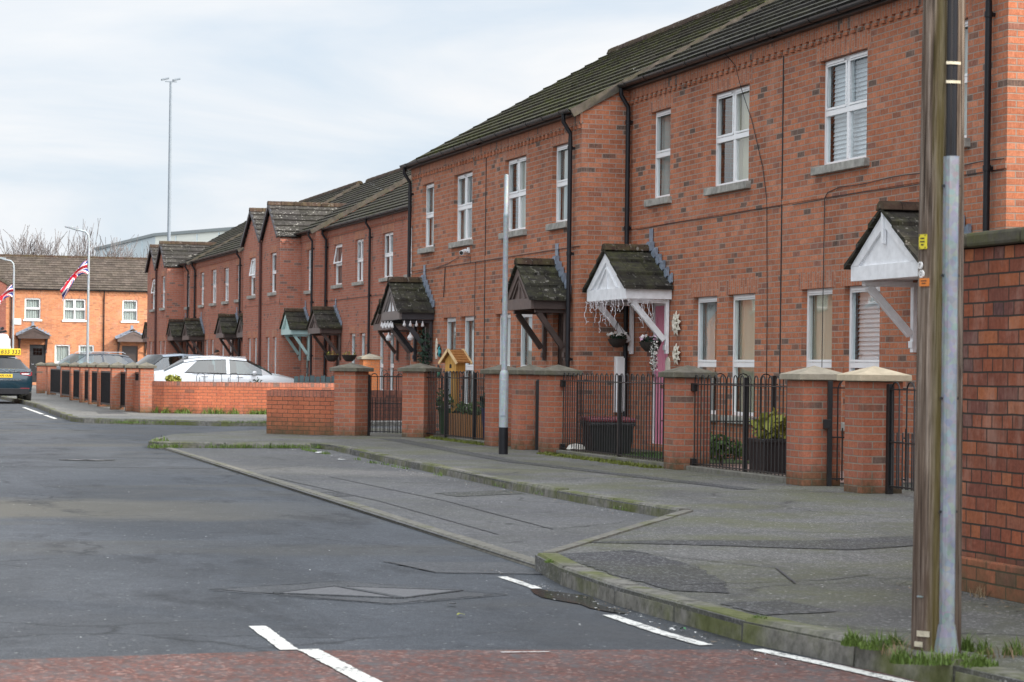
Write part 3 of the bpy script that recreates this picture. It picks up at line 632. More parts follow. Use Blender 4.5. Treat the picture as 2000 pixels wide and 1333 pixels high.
def window(par, x, y0, y1, z0, z1, kind, curtain='net', sill=M_sill, trans=None, tilt=False, sold=M_sold, rnd=None):
    """upvc window in a wall opening; returns the frame part"""
    rx = x + .075; fw = .052; b = MB(); zt = trans if trans else z0 + (z1 - z0) * .50
    b.box(rx, rx+.06, y0, y0+fw, z0, z1); b.box(rx, rx+.06, y1-fw, y1, z0, z1)
    b.box(rx, rx+.06, y0+fw, y1-fw, z0, z0+fw); b.box(rx, rx+.06, y0+fw, y1-fw, z1-fw, z1)
    b.box(rx-.004, rx+.06, y0+fw, y1-fw, zt-.035, zt+.035)
    cols = [(y0+fw, y1-fw)]
    if kind == 'double':
        ym = (y0+y1)/2; b.box(rx-.002, rx+.06, ym-.035, ym+.035, z0+fw, zt-.035); b.box(rx-.002, rx+.06, ym-.035, ym+.035, zt+.035, z1-fw)
        cols = [(y0+fw, ym-.035), (ym+.035, y1-fw)]
    # opening top lights: a second, slightly proud sash frame and a trickle vent
    for k, (a, c) in enumerate(cols):
        if tilt and k == 0: continue
        if kind == 'double' and k == 1 and not tilt: pass
        sx0, sx1 = rx-.012, rx-.003; s = .028
        b.box(sx0, sx1, a, a+s, zt+.04, z1-fw); b.box(sx0, sx1, c-s, c, zt+.04, z1-fw)
        b.box(sx0, sx1, a+s, c-s, zt+.04, zt+.04+s); b.box(sx0, sx1, a+s, c-s, z1-fw-s, z1-fw)
        b.box(sx0-.014, sx0-.001, a+.05, c-.05, z1-fw-.006, z1-fw+.026)
    f = b.build('window', M_white, par, bevel=.004)
    g = MB(); g.poly([(rx+.03, y0+fw, z0+fw), (rx+.03, y1-fw, z0+fw), (rx+.03, y1-fw, zt-.03), (rx+.03, y0+fw, zt-.03)])
    for k, (a, c) in enumerate(cols):
        if tilt and k == 0: continue
        g.poly([(rx+.031, a, zt+.03), (rx+.031, c, zt+.03), (rx+.031, c, z1-fw), (rx+.031, a, z1-fw)])
    g.build('pane', M_glass, f)
    if tilt:
        a, c = cols[0]; t = MB(); h = z1-fw-zt-.03; s = .045
        for q in ((0, .03, a, a+s, -h, 0), (0, .03, c-s, c, -h, 0), (0, .03, a+s, c-s, -h, -h+s), (0, .03, a+s, c-s, -s, 0)): t.box(*q)
        M = Matrix.Translation((rx-.02, 0, z1-fw)) @ Matrix.Rotation(R(9), 4, 'Y'); t.xf(M)
        sa = t.build('open_sash', M_white, f)
        t = MB(); t.poly([(.015, a+s, -h+s), (.015, c-s, -h+s), (.015, c-s, -s), (.015, a+s, -s)]); t.xf(M); t.build('sash_pane', M_glass, f)
    s = MB(); s.box(x-.075, x+.08, y0-.09, y1+.09, z0-.105, z0-.002); s.build('sill', sill, f, bevel=.008)
    L = MB(); L.box(x-.0035, x+.02, y0-.10, y1+.10, z1+.001, z1+.222, swap=True); L.build('lintel', sold, f)
    # curtain or blind behind the glass
    cx = rx + .13; cb = MB(); cm = {'net': M_curt, 'cream': M_curt2, 'blind': M_blind, 'half': M_curt, 'grey': M_curtg, 'drape': M_curt2}[curtain]
    if curtain == 'blind':
        k = int((z1-z0)/.055)
        for i in range(k):
            z = z0 + (i+.5)*(z1-z0)/k; cb.poly([(cx-.018, y0+.01, z-.030), (cx-.018, y1-.01, z-.030), (cx+.012, y1-.01, z+.032), (cx+.012, y0+.01, z+.032)])
    else:
        spans = [(y0-.05, y1+.05)]
        if curtain == 'half': spans = [(y0-.05, y0+(y1-y0)*.33), (y1-(y1-y0)*.30, y1+.05)]
        if curtain == 'drape': spans = [(y0-.05, y0+(y1-y0)*.62)]
        for a, c in spans:
            n = max(6, int((c-a)/.022)); ph = random.random()*6
            pr = [(cx + .026*math.sin(ph + i*1.05) + .014*math.sin(i*2.3), a + (c-a)*i/n) for i in range(n+1)]
            for (xa, ya), (xb, yb) in zip(pr, pr[1:]): cb.poly([(xa, ya, z0-.1), (xb, yb, z0-.1), (xb, yb, z1+.05), (xa, ya, z1+.05)])
    cb.build('blind' if curtain == 'blind' else 'curtain', cm, f, smooth=True)
    return f

def door(par, x, y0, y1, z0, z1, mat, frame=M_white, glazed=False):
    rx = x + .10; b = MB(); fw = .06
    b.box(rx, rx+.07, y0, y0+fw, z0, z1); b.box(rx, rx+.07, y1-fw, y1, z0, z1); b.box(rx, rx+.07, y0+fw, y1-fw, z1-fw, z1); b.box(rx-.03, rx+.07, y0, y1, z0-.05, z0)
    f = b.build('door_frame', frame, par, bevel=.004)
    b = MB(); a, c = y0+fw+.004, y1-fw-.004; b.box(rx+.012, rx+.055, a, c, z0+.003, z1-fw-.003)
    w = (c-a); cols = [(a+.10, a+w/2-.05), (a+w/2+.05, c-.10)]
    rows = [(z0+.18, z0+.78), (z0+.95, z0+1.42)]
    if not glazed: rows.append((z0+1.52, z1-fw-.12))
    for ya, yb in cols:
        for za, zb in rows:
            s = .018
            for q in ((ya, ya+s, za, zb), (yb-s, yb, za, zb), (ya+s, yb-s, za, za+s), (ya+s, yb-s, zb-s, zb)): b.box(rx+.004, rx+.013, *q)
    d = b.build('door', mat, par, bevel=.003)
    h = MB(); h.tube([(rx-.035, c-.07, z0+1.02), (rx-.035, c-.17, z0+1.02)], .011, 8); h.box(rx-.03, rx+.012, c-.078, c-.05, z0+.94, z0+1.1); h.build('handle', M_chrome, d, smooth=True)
    h = MB(); h.box(rx-.004, rx+.011, (a+c)/2-.13, (a+c)/2+.13, z0+.84, z0+.90); h.build('letter_plate', M_chrome, d, bevel=.003)
    if glazed:
        g = MB(); g.box(rx+.002, rx+.011, a+.13, c-.13, z0+1.52, z1-fw-.14); g.build('glazing', M_dglass, d)
        g = MB()
        for i in range(4): y = a+.13+(c-a-.26)*i/3; g.box(rx-.003, rx+.001, y-.008, y+.008, z0+1.50, z1-fw-.12)
        for i in range(3): z = z0+1.52+(z1-fw-.14-z0-1.52)*i/2; g.box(rx-.006, rx-.0035, a+.13, c-.13, z-.008, z+.008)
        g.build('glazing_bars', mat, d)

def canopy(par, x, yc, w, dep, zb, apex, mat, inner=None, side=None, tile=M_ctile, style='king', flash=True):
    """gabled porch canopy on brackets; front board at x-dep"""
    hw = w/2; xf = x - dep; bh = .17; zb1 = zb + bh; inner = inner or mat; side = side or mat
    b = MB()
    f = lambda u, v, t: (xf + t, yc + u, v)
    b.prism([(-hw+.03, zb1-.02), (hw-.03, zb1-.02), (0, apex-.05)], f, .03, .05, 1)         # boarded gable
    b.box(xf, xf+.05, yc-hw, yc+hw, zb, zb1)                                             # bottom board
    for s in (-1, 1):                                                                    # barge boards
        p, q = (s*hw, zb1-.0), (0, apex); d = Vector((q[0]-p[0], q[1]-p[1])); d.normalize(); nn = Vector((-d.y, d.x)) * (1 if s > 0 else -1); wd = .13
        a = [(s*(hw), zb1), (0, apex), (0, apex-wd*1.3), (s*(hw-wd*1.55), zb1)]
        b.prism(a, f, -.004, .034, 0)
    if style == 'king':
        b.prism([(-.022, zb1), (.022, zb1), (.022, apex-.16), (-.022, apex-.16)], f, .008, .034, 0)
        for s in (-1, 1): b.bar((xf+.018, yc+s*hw*.50, zb1), (xf+.018, yc+s*.03, apex-.26), .03, .04, (1, 0, 0), 0)
    if style == 'finial':
        b.bar((xf-.005, yc, apex+.01), (xf-.005, yc, apex-.36), .045, .05, (0, 1, 0), 0)
    o = b.build('porch_canopy', [mat, inner], par, bevel=.004)
    b = MB()
    for s in (-1, 1): y = yc + s*(hw-.022); b.box(xf+.05, x, y-.022, y+.022, zb+.005, zb1)
    b.box(xf+.05, x, yc-hw+.045, yc+hw-.045, zb+.03, zb+.045)
    b.build('side_board', side, o)
    t = MB(); n = 3; ov = .085; sl = math.hypot(hw+ov, (apex-zb1)*(hw+ov)/hw)
    for s in (-1, 1):
        for k in range(n):
            u0, u1 = k/n, (k+1)/n + .02
            P = lambda u, up: (yc + s*(hw+ov)*(1-u), apex + .015 - (apex-zb1)*(hw+ov)/hw*(1-u) + up)
            nx = 3; x0 = xf-.05; step = (x-.005-x0)/nx
            for i in range(nx):
                j = random.uniform(0, .008); xa, xb = x0+step*i, x0+step*(i+1)-.004
                (ya, za), (yb, zb_) = P(u0, .062+j), P(min(u1, 1), .022); (yc2, zc2), (yd, zd) = P(u0, .012), P(min(u1, 1), -.008)
                t.poly([(xa, ya, za), (xb, ya, za), (xb, yb, zb_), (xa, yb, zb_)], 0, [(xa, k*.3), (xb, k*.3), (xb, k*.3+.3), (xa, k*.3+.3)])
                t.poly([(xa, ya, za), (xa, yc2, zc2), (xb, yc2, zc2), (xb, ya, za)]); t.poly([(xa, ya, za), (xa, yb, zb_), (xa, yd, zd), (xa, yc2, zc2)]); t.poly([(xb, ya, za), (xb, yc2, zc2), (xb, yd, zd), (xb, yb, zb_)])
                t.poly([(xa, yc2, zc2), (xa, yd, zd), (xb, yd, zd), (xb, yc2, zc2)])
    t.build('canopy_tiles', tile, o, fix=False)
    r = MB(); L = (x - xf + .05)
    for i in range(2):
        a, c = xf-.05 + L*i/2, xf-.05 + L*(i+1)/2 - .004
        pr = [(-.115, -.02), (-.09, .05), (-.04, .085), (.04, .085), (.09, .05), (.115, -.02)]
        r.prism(pr, lambda u, v, w_: (w_, yc+u, apex+.03+v), a, c-.002*i)
    r.build('canopy_ridge', M_ridge, o, bevel=.006)
    if flash:
        fl = MB(); fl.box(x-.012, x-.002, yc-.075, yc+.075, apex+.06, apex+.36)
        for s in (-1, 1):
            for k in range(6):
                u = (k+.4)/6.0; yy = yc + s*hw*1.08*u; zz = apex + .10 - (apex-zb1)*1.06*u
                fl.prism([(yy-.075, zz-.04), (yy+.075, zz-.10), (yy+.075, zz+.035), (yy-.075, zz+.10)], lambda u_, v_, w_: (w_, u_, v_), x-.022-.008*(6-k), x-.003)
        fl.build('lead_flashing', M_lead, o)
    for s in (-1, 1):
        y = yc + s*(hw-.13); k = MB(); zl = zb-.80
        k.box(x-.052, x-.002, y-.04, y+.04, zl, zb); k.box(xf+.10, x-.052, y-.038, y+.038, zb-.055, zb)
        k.bar((xf+.16, y, zb-.05), (x-.07, y, zl+.20), .07, .085, (1, 0, 0)); k.box(x-.07, x-.045, y-.05, y+.05, zl+.05, zl+.13)
        k.build('bracket', side, o, bevel=.004)
    return o

def tiles(b, y0, y1, xe, ze, xr, zr, tw=.30, gauge=.335, th=.036, rndj=.0025):
    L = math.hypot(xr-xe, zr-ze); n = max(1, round(L/gauge)); k = max(1, round((y1-y0)/tw)); dx, dz = (xr-xe)/L, (zr-ze)/L; nx, nz = -dz, dx
    if nz < 0: nx, nz = -nx, -nz
    for i in range(n):
        s0, s1 = L*i/n, L*(i+1)/n + .01
        for j in range(k):
            a, c = y0+(y1-y0)*j/k, y0+(y1-y0)*(j+1)/k; l = th + random.uniform(-rndj, rndj); sj = random.uniform(-.003, .003)
            P = lambda s, h, y: (xe+dx*s+nx*h, y, ze+dz*s+nz*h)
            b.poly([P(s0+sj, l, a), P(s0+sj, l, c), P(s1, 0, c), P(s1, 0, a)], 0, [(a, s0), (c, s0), (c, s1), (a, s1)])
            b.poly([P(s0+sj, l, a), P(s0+sj, -.012, a), P(s0+sj, -.012, c), P(s0+sj, l, c)], 0, [(a, s0), (a, s0), (c, s0), (c, s0)])
        for y in (y0, y1): b.poly([P(s0, l, y), P(s1, 0, y), P(s1, -.06, y), P(s0, -.06, y)])

def ridge(par, p, q, mat=M_ridge, seg=.45):
    p, q = Vector(p), Vector(q); n = max(1, round((q-p).length/seg)); b = MB(); d = (q-p).normalized(); s = d.cross(Vector((0, 0, 1))).normalized()
    for i in range(n):
        a, c = p + (q-p)*i/n, p + (q-p)*(i+1)/n - d*.012
        pr = [(-.14, -.07), (-.10, .025), (-.04, .06), (.04, .06), (.10, .025), (.14, -.07)]
        b.prism(pr, lambda u, v, w, A=a, B=c: tuple((A if w == 0 else B) + s*u + Vector((0, 0, v + (.004 if i % 2 else 0)))), 0, 1)
    return b.build('ridge_tile', mat, par)

def house(label, loc, W, z, ups, gfs, dr, can=None, rz=0, mat=M_brick, sold=M_sold, roof=M_roofA, depth=8.4, pitch=30, lo=False, hi=False, pipes=(), group='red brick terraced houses along the street',
          bay=None, sillm=M_sill, dentil=True, swap=None, trail=0, rend=(0, 0)):
    """z: dict base, gs, gh, band, us, uh, eave"""
    o = thing('terraced_house', label, 'house', loc, rz, group); E = z['eave']; B0 = z.get('base', 0) - .3
    holes = [(a, c, z['us'], z['uh']) for a, c, *_ in ups] + [(a, c, z['gs'], z['gh']) for a, c, *_ in gfs]
    if dr: holes.append((dr[0], dr[1], z.get('base', 0) + .05, z['gh']-.02))
    b = MB(); ze = E - .02; zr = E + math.tan(R(pitch)) * depth/2
    if bay:
        ya, yb, bx, pk = bay                      # bay from ya to yb standing bx proud of the main front, gable peak pk
        hin = lambda h: ya <= (h[0]+h[1])/2 <= yb
        mh = [h for h in holes if not hin(h)]; bh = [h for h in holes if hin(h)]; ze_b = z['beave']
        if ya > .05: wall_sheet(b, 0, 0, ya, B0, ze, mh)
        if yb < W-.05: wall_sheet(b, 0, yb, W, B0, ze, mh)
        wall_sheet(b, -bx, ya, yb, B0, ze_b, bh)
        ym = (ya+yb)/2; b.poly([(-bx, ya, ze_b), (-bx, ym, pk-.08), (-bx, yb, ze_b)])
        for y in (ya+.002, yb-.002): b.poly([(-bx, y, B0), (0.02, y, B0), (0.02, y, ze_b+.02), (-bx, y, ze_b+.02)])
        back = depth/2 * (pk-E)/(zr-E) + .4
        for y in (ya+.002, yb-.002): b.poly([(0.02, y, E-.1), (back, y, E-.1), (back, y, ze_b), (0.02, y, ze_b)])
    else: wall_sheet(b, 0, 0, W, B0, ze, holes)
    gz = [(0, B0), (depth, B0), (depth, ze), (depth/2, zr-.03), (0, ze)]
    if lo: b.poly([(x_, .003, z_) for x_, z_ in gz])
    if hi: b.poly([(x_, W-.003, z_) for x_, z_ in gz])
    b.poly([(depth, 0, B0), (depth, W, B0), (depth, W, ze), (depth, 0, ze)])
    wall = b.build('wall', mat, o)
    # string course and eaves band with dentils
    b = MB(); segs = [(0, W, 0)]
    if bay: segs = [s for s in ((0, bay[0], 0), (bay[0], bay[1], -bay[2]), (bay[1], W, 0)) if s[1]-s[0] > .05]
    for a, c, x in segs: b.box(x-.010, x+.02, a+.002, c-.002, z['band']-.038, z['band']+.037)
    b.build('string_course', mat, o)
    if dentil:
        b = MB(); ds = [s for s in segs if s[2] == 0] if bay else segs
        for a, c, x in ds:
            b.box(x-.030, x+.02, a+.002, c-.002, E-.215, E-.03, swap=True); k = int((c-a)/.205)
            for i in range(k): y = a + (c-a)*(i+.5)/k; b.box(x-.034, x+.01, y-.052, y+.052, E-.285, E-.2155)
        b.build('dentil_course', mat, o)
        if bay:
            b = MB(); k = int(bay[2]/.205)
            for i in range(k):
                xx = -bay[2] + bay[2]*(i+.5)/k
                if bay[0] > .05: b.box(xx-.052, xx+.052, bay[0]-.032, bay[0]+.01, z['beave']-.22, z['beave']-.15)
            if bay[0] > .05: b.box(-bay[2], 0, bay[0]-.028, bay[0]+.01, z['beave']-.15, z['beave']+.02)
            if k and bay[0] > .05: b.build('bay_dentil_course', mat, o)
    for w in ups:
        xw = -bay[2] if bay and bay[0] <= (w[0]+w[1])/2 <= bay[1] else 0
        window(o, xw, w[0], w[1], z['us'], z['uh'], w[2], w[3], sillm, tilt=len(w) > 4, sold=sold)
    for w in gfs:
        xw = -bay[2] if bay and bay[0] <= (w[0]+w[1])/2 <= bay[1] else 0
        window(o, xw, w[0], w[1], z['gs'], z['gh'], w[2], w[3], sillm, trans=z['gs'] + (z['gh']-z['gs'])*.42, sold=sold)
    if dr: door(o, 0, dr[0], dr[1], z.get('base', 0)+.05, z['gh']-.02, dr[2], dr[3], dr[4] if len(dr) > 4 else False)
    if can: canopy(o, -.012, *can[:-1], **can[-1])
    # roof
    b = MB(); y0, y1 = -rend[0], W + rend[1]
    xe, zee = -.20, E - .20*math.tan(R(pitch)) + .085
    tiles(b, y0, y1, xe, zee, depth/2, zr+.06)
    b.poly([(depth+.2, y0, zee), (depth+.2, y1, zee), (depth/2, y1, zr+.06), (depth/2, y0, zr+.06)])
    if bay:
        ya, yb, bx, pk = bay; ym = (ya+yb)/2
        bl = MB()
        for s, ye in ((-1, ya), (1, yb)):
            # rows run along x; reuse tiles with axes swapped
            t = MB(); ov = .10 if (ye > .3 and ye < W-.3) else .0
            sl = (pk-z['beave'])/abs(ym-ye)
            tiles(t, -bx-.12, back+.2, ye + s*ov, z['beave']+.05 - sl*ov, ym, pk+.04)
            t.v = [(q[1], q[0], q[2]) for q in t.v]
            i0 = len(bl.v); bl.v += t.v; bl.f += [tuple(k+i0 for k in ff) for ff in t.f]; bl.m += t.m; bl.uv += t.uv
        rf2 = bl.build('bay_roof', M_roofL, o, fix=False)
        ridge(rf2, (-bx-.13, ym, pk+.06), (back+.1, ym, pk+.06))
        vb = MB()
        for ye in (ya, yb): vb.bar((-bx-.10, ye, z['beave']+.0), (-bx-.10, ym, pk-.0), .05, .11, (0, 0, 1))
        vb.build('bay_verge', M_charp, rf2)
    rf = b.build('roof', roof, o, fix=False)
    ridge(rf, (depth/2, y0, zr+.08), (depth/2, y1, zr+.08))
    if lo or hi:
        vb = MB()
        for f_, y_ in ((lo, -.028 - rend[0]), (hi, W + .028 + rend[1])):
            if f_: vb.bar((xe + .02, y_, zee - .035), (depth/2, y_, zr - .0), .05, .13)
        vb.build('verge', M_verge, rf)
    # gutter + fascia
    gs = [(y0, y1)]
    if bay: gs = [s for s in ((y0, bay[0]), (bay[1], y1)) if s[1]-s[0] > .3]
    g = MB()
    for a, c in gs:
        g.box(-.13, -.031, a, c, E-.075, E+.035)
        pr = [(.058*math.cos(R(t)), .058*math.sin(R(t))) for t in range(180, 361, 20)] + [(.05*math.cos(R(t)), .05*math.sin(R(t))) for t in range(360, 179, -20)]
        g.prism(pr, lambda u, v, w: (-.195+u, w, E+.005+v), a-.03, c+.03)
        k = max(1, int((c-a)/1.0))
        for i in range(k+1):
            y = a + (c-a)*(i+.5)/(k+1); pr2 = [(.066*math.cos(R(t)), .066*math.sin(R(t))) for t in range(180, 361, 30)]
            g.prism(pr2, lambda u, v, w: (-.195+u, w, E+.006+v), y-.03, y+.03)
    g.build('gutter', M_gutter, o)
    for y, zb, *bx_ in pipes:
        xo = bx_[0] if bx_ else 0
        p = MB()
        if bx_:
            p.tube([(xo-.05, y, z['beave']-.02), (xo-.05, y, zb)], .045, 10); p.build('valley_downpipe', M_rpipe, o, smooth=True); continue
        p.tube([(xo-.195, y, E-.03), (xo-.195, y, E-.16), (xo-.075, y, E-.34), (xo-.075, y, E-.45)], .034, 10); p.tube([(xo-.075, y, E-.43), (xo-.075, y, zb)], .037, 10)
        zz = E-.6
        while zz > zb+.2: p.tube([(xo-.075, y, zz), (xo-.075, y, zz+.06)], .046, 10); p.box(xo-.085, xo-.002, y-.02, y+.02, zz+.01, zz+.05); zz -= 1.65
        p.build('downpipe', M_black, o, smooth=True)
    return o

ZA = dict(base=.05, gs=.60, gh=2.27, band=3.44, us=3.80, uh=5.13, eave=5.64)
ZB = dict(base=.02, gs=.52, gh=2.16, band=3.17, us=3.55, uh=4.80, eave=5.24)
ZC = dict(base=.02, gs=.55, gh=2.20, band=3.28, us=3.69, uh=4.93, eave=5.46)
ZD = dict(base=.02, gs=.55, gh=2.15, band=3.26, us=3.58, uh=4.86, eave=5.42, beave=5.32)
ZF = dict(base=.02, gs=.55, gh=2.20, band=3.20, us=3.55, uh=4.86, eave=5.30, beave=5.20)
def mir(W, a, c): return (W-c, W-a)
wc = dict(mat=M_whitep)
# block A (nearest, two mirrored houses): local y = Y - y0
WA = 6.11
hA1 = house('nearest red brick terraced house, partly behind the timber pole, with a white gabled porch', (12.0, 22.54, 0), WA, ZA,
      [(.92, 1.82, 'single', 'net'), (3.52, 4.94, 'double', 'blind')], [(3.09, 4.12, 'single', 'blind'), (4.47, 5.43, 'single', 'cream')],
      (.62, 1.55, M_whitep, M_white), (1.36, 1.74, .76, 2.25, 3.00, dict(mat=M_whitep, style='finial')) , lo=True, pipes=[(.30, .1)], rend=(.06, 0))
hA2 = house('red brick terraced house with the pink front door and white gabled porch', (12.0, 28.65, 0), WA, ZA,
      [(1.19, 2.62, 'double', 'drape'), (4.30, 5.16, 'single', 'half')], [(.90, 1.88, 'single', 'cream'), (2.31, 3.25, 'single', 'half')],
      (4.30, 5.24, M_pink, M_white), (5.05, 1.84, .72, 2.26, 3.00, dict(mat=M_whitep, style='king')), hi=True, pipes=[(6.02, .05)], rend=(0, .10))
# block B
WB = 5.5
hB1 = house('red brick terraced house with the brown gabled porch just left of the white porch', (11.2, 34.75, 0), WB, ZB,
      [(.67, 1.55, 'single', 'half'), (3.02, 4.33, 'double', 'drape')], [(2.56, 3.47, 'single', 'half'), (3.85, 4.75, 'single', 'half')],
      (.52, 1.42, M_brownd, M_brownd), (1.18, 1.42, .64, 2.15, 2.86, dict(mat=M_brownl, side=M_brownp, style='king')), roof=M_roofB, lo=True, pipes=[(.36, .1)], rend=(0, 0))
hB2 = house('red brick terraced house with the charcoal and white porch hung with bulbs', (11.2, 40.25, 0), WB, ZB,
      [(.94, 2.25, 'double', 'half'), (3.75, 4.65, 'single', 'net')], [(.70, 1.60, 'single', 'half'), (1.99, 2.90, 'single', 'half')],
      (4.02, 4.92, M_blackd, M_charp), (4.36, 1.52, .68, 2.13, 2.86, dict(mat=M_greyp, inner=M_whitep, side=M_charp, style='king')), roof=M_roofB, hi=True, pipes=[(5.40, 2.9)], rend=(0, .06))
# block C, set back
WC = 6.0
hC1 = house('set back red brick house partly hidden behind the house with the charcoal porch', (14.8, 59.3, 0), WC, ZC,
      [(.75, 1.65, 'single', 'net'), (3.3, 4.6, 'double', 'grey')], [(3.05, 3.75, 'single', 'half'), (4.3, 5.0, 'single', 'half')],
      (.7, 1.6, M_brownd, M_white), (1.75, 1.8, .66, 2.2, 2.92, dict(mat=M_brownl, side=M_brownp)), mat=M_brickfar, roof=M_roofC, lo=True, pipes=[(5.85, .1)])
hC2 = house('set back red brick house with an open top sash beside the long black downpipe', (14.8, 65.3, 0), WC, ZC,
      [(1.0, 2.1, 'double', 'grey'), (3.9, 5.1, 'single', 'grey', 1)], [(.65, 1.35, 'single', 'half'), (1.95, 2.7, 'single', 'half')],
      (4.1, 5.0, M_brownd, M_brownd), (4.68, 1.80, .67, 2.21, 2.92, dict(mat=M_brownl, side=M_brownp)), mat=M_brickfar, roof=M_roofC, hi=True, pipes=[(5.93, .1)])
# pair D with gabled bays
WD = 5.5
hD1 = house('red brick house with the mint green porch beside its gabled bay', (14.43, 71.3, 0), WD, ZD,
      [(.62, 1.45, 'single', 'grey'), (2.95, 4.0, 'single', 'grey')], [(2.78, 3.42, 'single', 'net'), (4.02, 4.66, 'single', 'net')],
      (.9, 1.8, M_blackd, M_mintp), (1.50, 1.66, .62, 2.20, 2.92, dict(mat=M_mintp, side=M_mint2)), mat=M_brickfar, roof=M_roofC, lo=True,
      bay=(2.33, 5.48, .69, 6.42), pipes=[(.25, .1)])
hD2 = house('red brick house with a gabled bay and tilted top sash, left of the mint porch', (14.43, 76.8, 0), 5.9, ZD,
      [(1.25, 2.4, 'single', 'net', 1), (4.4, 5.2, 'single', 'grey')], [(.85, 1.5, 'single', 'net'), (2.0, 2.65, 'single', 'net')],
      (4.1, 5.0, M_brownd, M_brownd), (4.4, 1.66, .62, 2.20, 2.92, dict(mat=M_brownl, side=M_brownp)), mat=M_brickfar, roof=M_roofC, hi=True,
      bay=(.02, 3.6, .69, 6.42), pipes=[(5.6, .1), (.0, .1, -.70)])
# plain pair E
hE1 = house('flat fronted red brick house just left of the nearer pair of gabled bays', (14.1, 82.7, 0), 5.45, dict(ZC, eave=5.34, uh=4.82, us=3.58, band=3.2),
      [(.5, 1.3, 'single', 'grey'), (3.0, 4.1, 'double', 'grey')], [(2.2, 2.9, 'single', 'half'), (3.9, 4.6, 'single', 'half')],
      (.5, 1.4, M_brownd, M_brownd), (1.0, 1.7, .62, 2.2, 2.95, dict(mat=M_brownl, side=M_brownp)), mat=M_brickfar, roof=M_roofC, lo=True, pipes=[(.1, .1)])
hE2 = house('flat fronted red brick house with a black downpipe, right of the farther gabled bays', (14.1, 88.15, 0), 5.45, dict(ZC, eave=5.34, uh=4.86, us=3.58, band=3.2),
      [(.4, 1.6, 'double', 'grey'), (3.4, 4.4, 'single', 'grey')], [(.9, 1.6, 'single', 'half'), (2.3, 3.0, 'single', 'half')],
      (3.7, 4.6, M_brownd, M_brownd), (3.9, 1.7, .62, 2.2, 2.95, dict(mat=M_brownl, side=M_brownp)), mat=M_brickfar, roof=M_roofC, hi=True, pipes=[(5.3, .1)])
# pair F with gabled bays
hF1 = house('red brick house with the right hand bay of the farther gabled pair', (13.9, 93.6, 0), 5.0, ZF,
      [(.5, 1.3, 'single', 'grey'), (2.65, 3.75, 'single', 'grey')], [(2.4, 3.0, 'single', 'net'), (3.6, 4.3, 'single', 'net')],
      (.8, 1.7, M_brownd, M_brownd), (1.35, 1.66, .62, 2.2, 2.95, dict(mat=M_brownl, side=M_brownp)), mat=M_brickfar, roof=M_roofC, lo=True, bay=(2.1, 4.98, .67, 6.2), pipes=[(.35, .1)])
hF2 = house('farthest red house of the row, with the left bay of the farther gabled pair', (13.9, 98.6, 0), 5.4, ZF,
      [(.75, 1.85, 'single', 'net', 1), (3.9, 4.8, 'single', 'net', 1)], [(.6, 1.2, 'single', 'net'), (1.7, 2.35, 'single', 'net')],
      (3.6, 4.5, M_brownd, M_brownd), (3.95, 1.66, .62, 2.2, 2.95, dict(mat=M_brownl, side=M_brownp)), mat=M_brickfar, roof=M_roofC, hi=True, bay=(.02, 3.12, .67, 6.2), pipes=[(5.2, .1), (.0, .1, -.68)])
# orange terrace closing the street (front faces the camera): local y runs to the left in the picture
ZH = dict(base=.1, gs=.55, gh=2.30, band=3.42, us=3.70, uh=4.90, eave=5.42)
XR = 18.6; TG = 'orange brick terraced houses closing the street'
hH1 = house('orange brick house at the end of the street, its porch meeting the red row', (XR, 135, 0), 3.8, ZH, [(1.6, 2.45, 'single', 'net')], [], (1.55, 2.45, M_brownd, M_brownd),
      (1.9, 1.8, .8, 2.5, 3.1, dict(mat=M_brownl, side=M_brownp, style='none', tile=M_lead)), rz=R(90), mat=M_orange, sold=M_orange, roof=M_roofF, sillm=M_sillw, lo=True, pipes=[(3.5, .1)], group=TG, depth=8, pitch=26)
hH2 = house('orange brick house at the end of the street with black door and white nameplate', (XR-3.8, 135, 0), 5.0, ZH, [(.72, 1.95, 'double', 'net'), (3.24, 4.12, 'single', 'net')],
      [(.22, 1.08, 'single', 'net'), (1.56, 2.42, 'single', 'net')], (2.92, 3.82, M_blackd, M_blackd, True), (3.66, 1.75, .8, 2.60, 3.22, dict(mat=M_brownp, side=M_charp, style='none', tile=M_lead)),
      rz=R(90), mat=M_orange, sold=M_orange, roof=M_roofF, sillm=M_sillw, lo=True, pipes=[(4.86, .1)], group=TG, depth=8, pitch=26)
hH3 = house('orange brick house at the far left end of the street, mostly behind the van', (XR-8.8, 135, 0), 5.0, ZH, [(1.5, 2.5, 'single', 'net')], [(1.2, 2.2, 'single', 'net')], None, None,
      rz=R(90), mat=M_orange, sold=M_orange, roof=M_roofF, sillm=M_sillw, hi=True, group=TG, depth=8, pitch=26)

# ------------------------------------------------------------------ garden pillars and walls
def pillar(label, x, y, rz=0, h=1.125, w=.44, cap=M_cap, mat=M_pier, capw=.57, z0=0, group='brick gate pillars along the front gardens'):
    o = thing('gate_pillar', label, 'pillar', (x, y, z0), rz, group)
    b = MB(); b.box(0, w, 0, w, -.15, h); b.build('brick_shaft', mat, o, bevel=.006)
    e = (capw - w)/2; b = MB(); b.box(-e, w+e, -e, w+e, h+.001, h+.062)
    A = [(-e, -e, h+.062), (w+e, -e, h+.062), (w+e, w+e, h+.062), (-e, w+e, h+.062)]; t = (w/2, w/2, h+.155)
    for k in range(4): b.poly([A[k], A[(k+1) % 4], t])
    b.build('cap', cap, o, bevel=.007)
    return o
PX = 9.95
pillar('nearest brick gate pillar with bright sandstone cap, beside the timber pole', PX, 21.62, cap=M_caps)
pillar('brick gate pillar with duller sandstone cap, second from the timber pole', PX, 23.12, cap=M_capg)
pillar('brick gate pillar with dark mossy cap, in front of the pink door house window', PX, 26.99, cap=M_cap)
pillar('brick gate pillar with dark cap, just right of the grey column, third in that cluster', PX, 32.33)
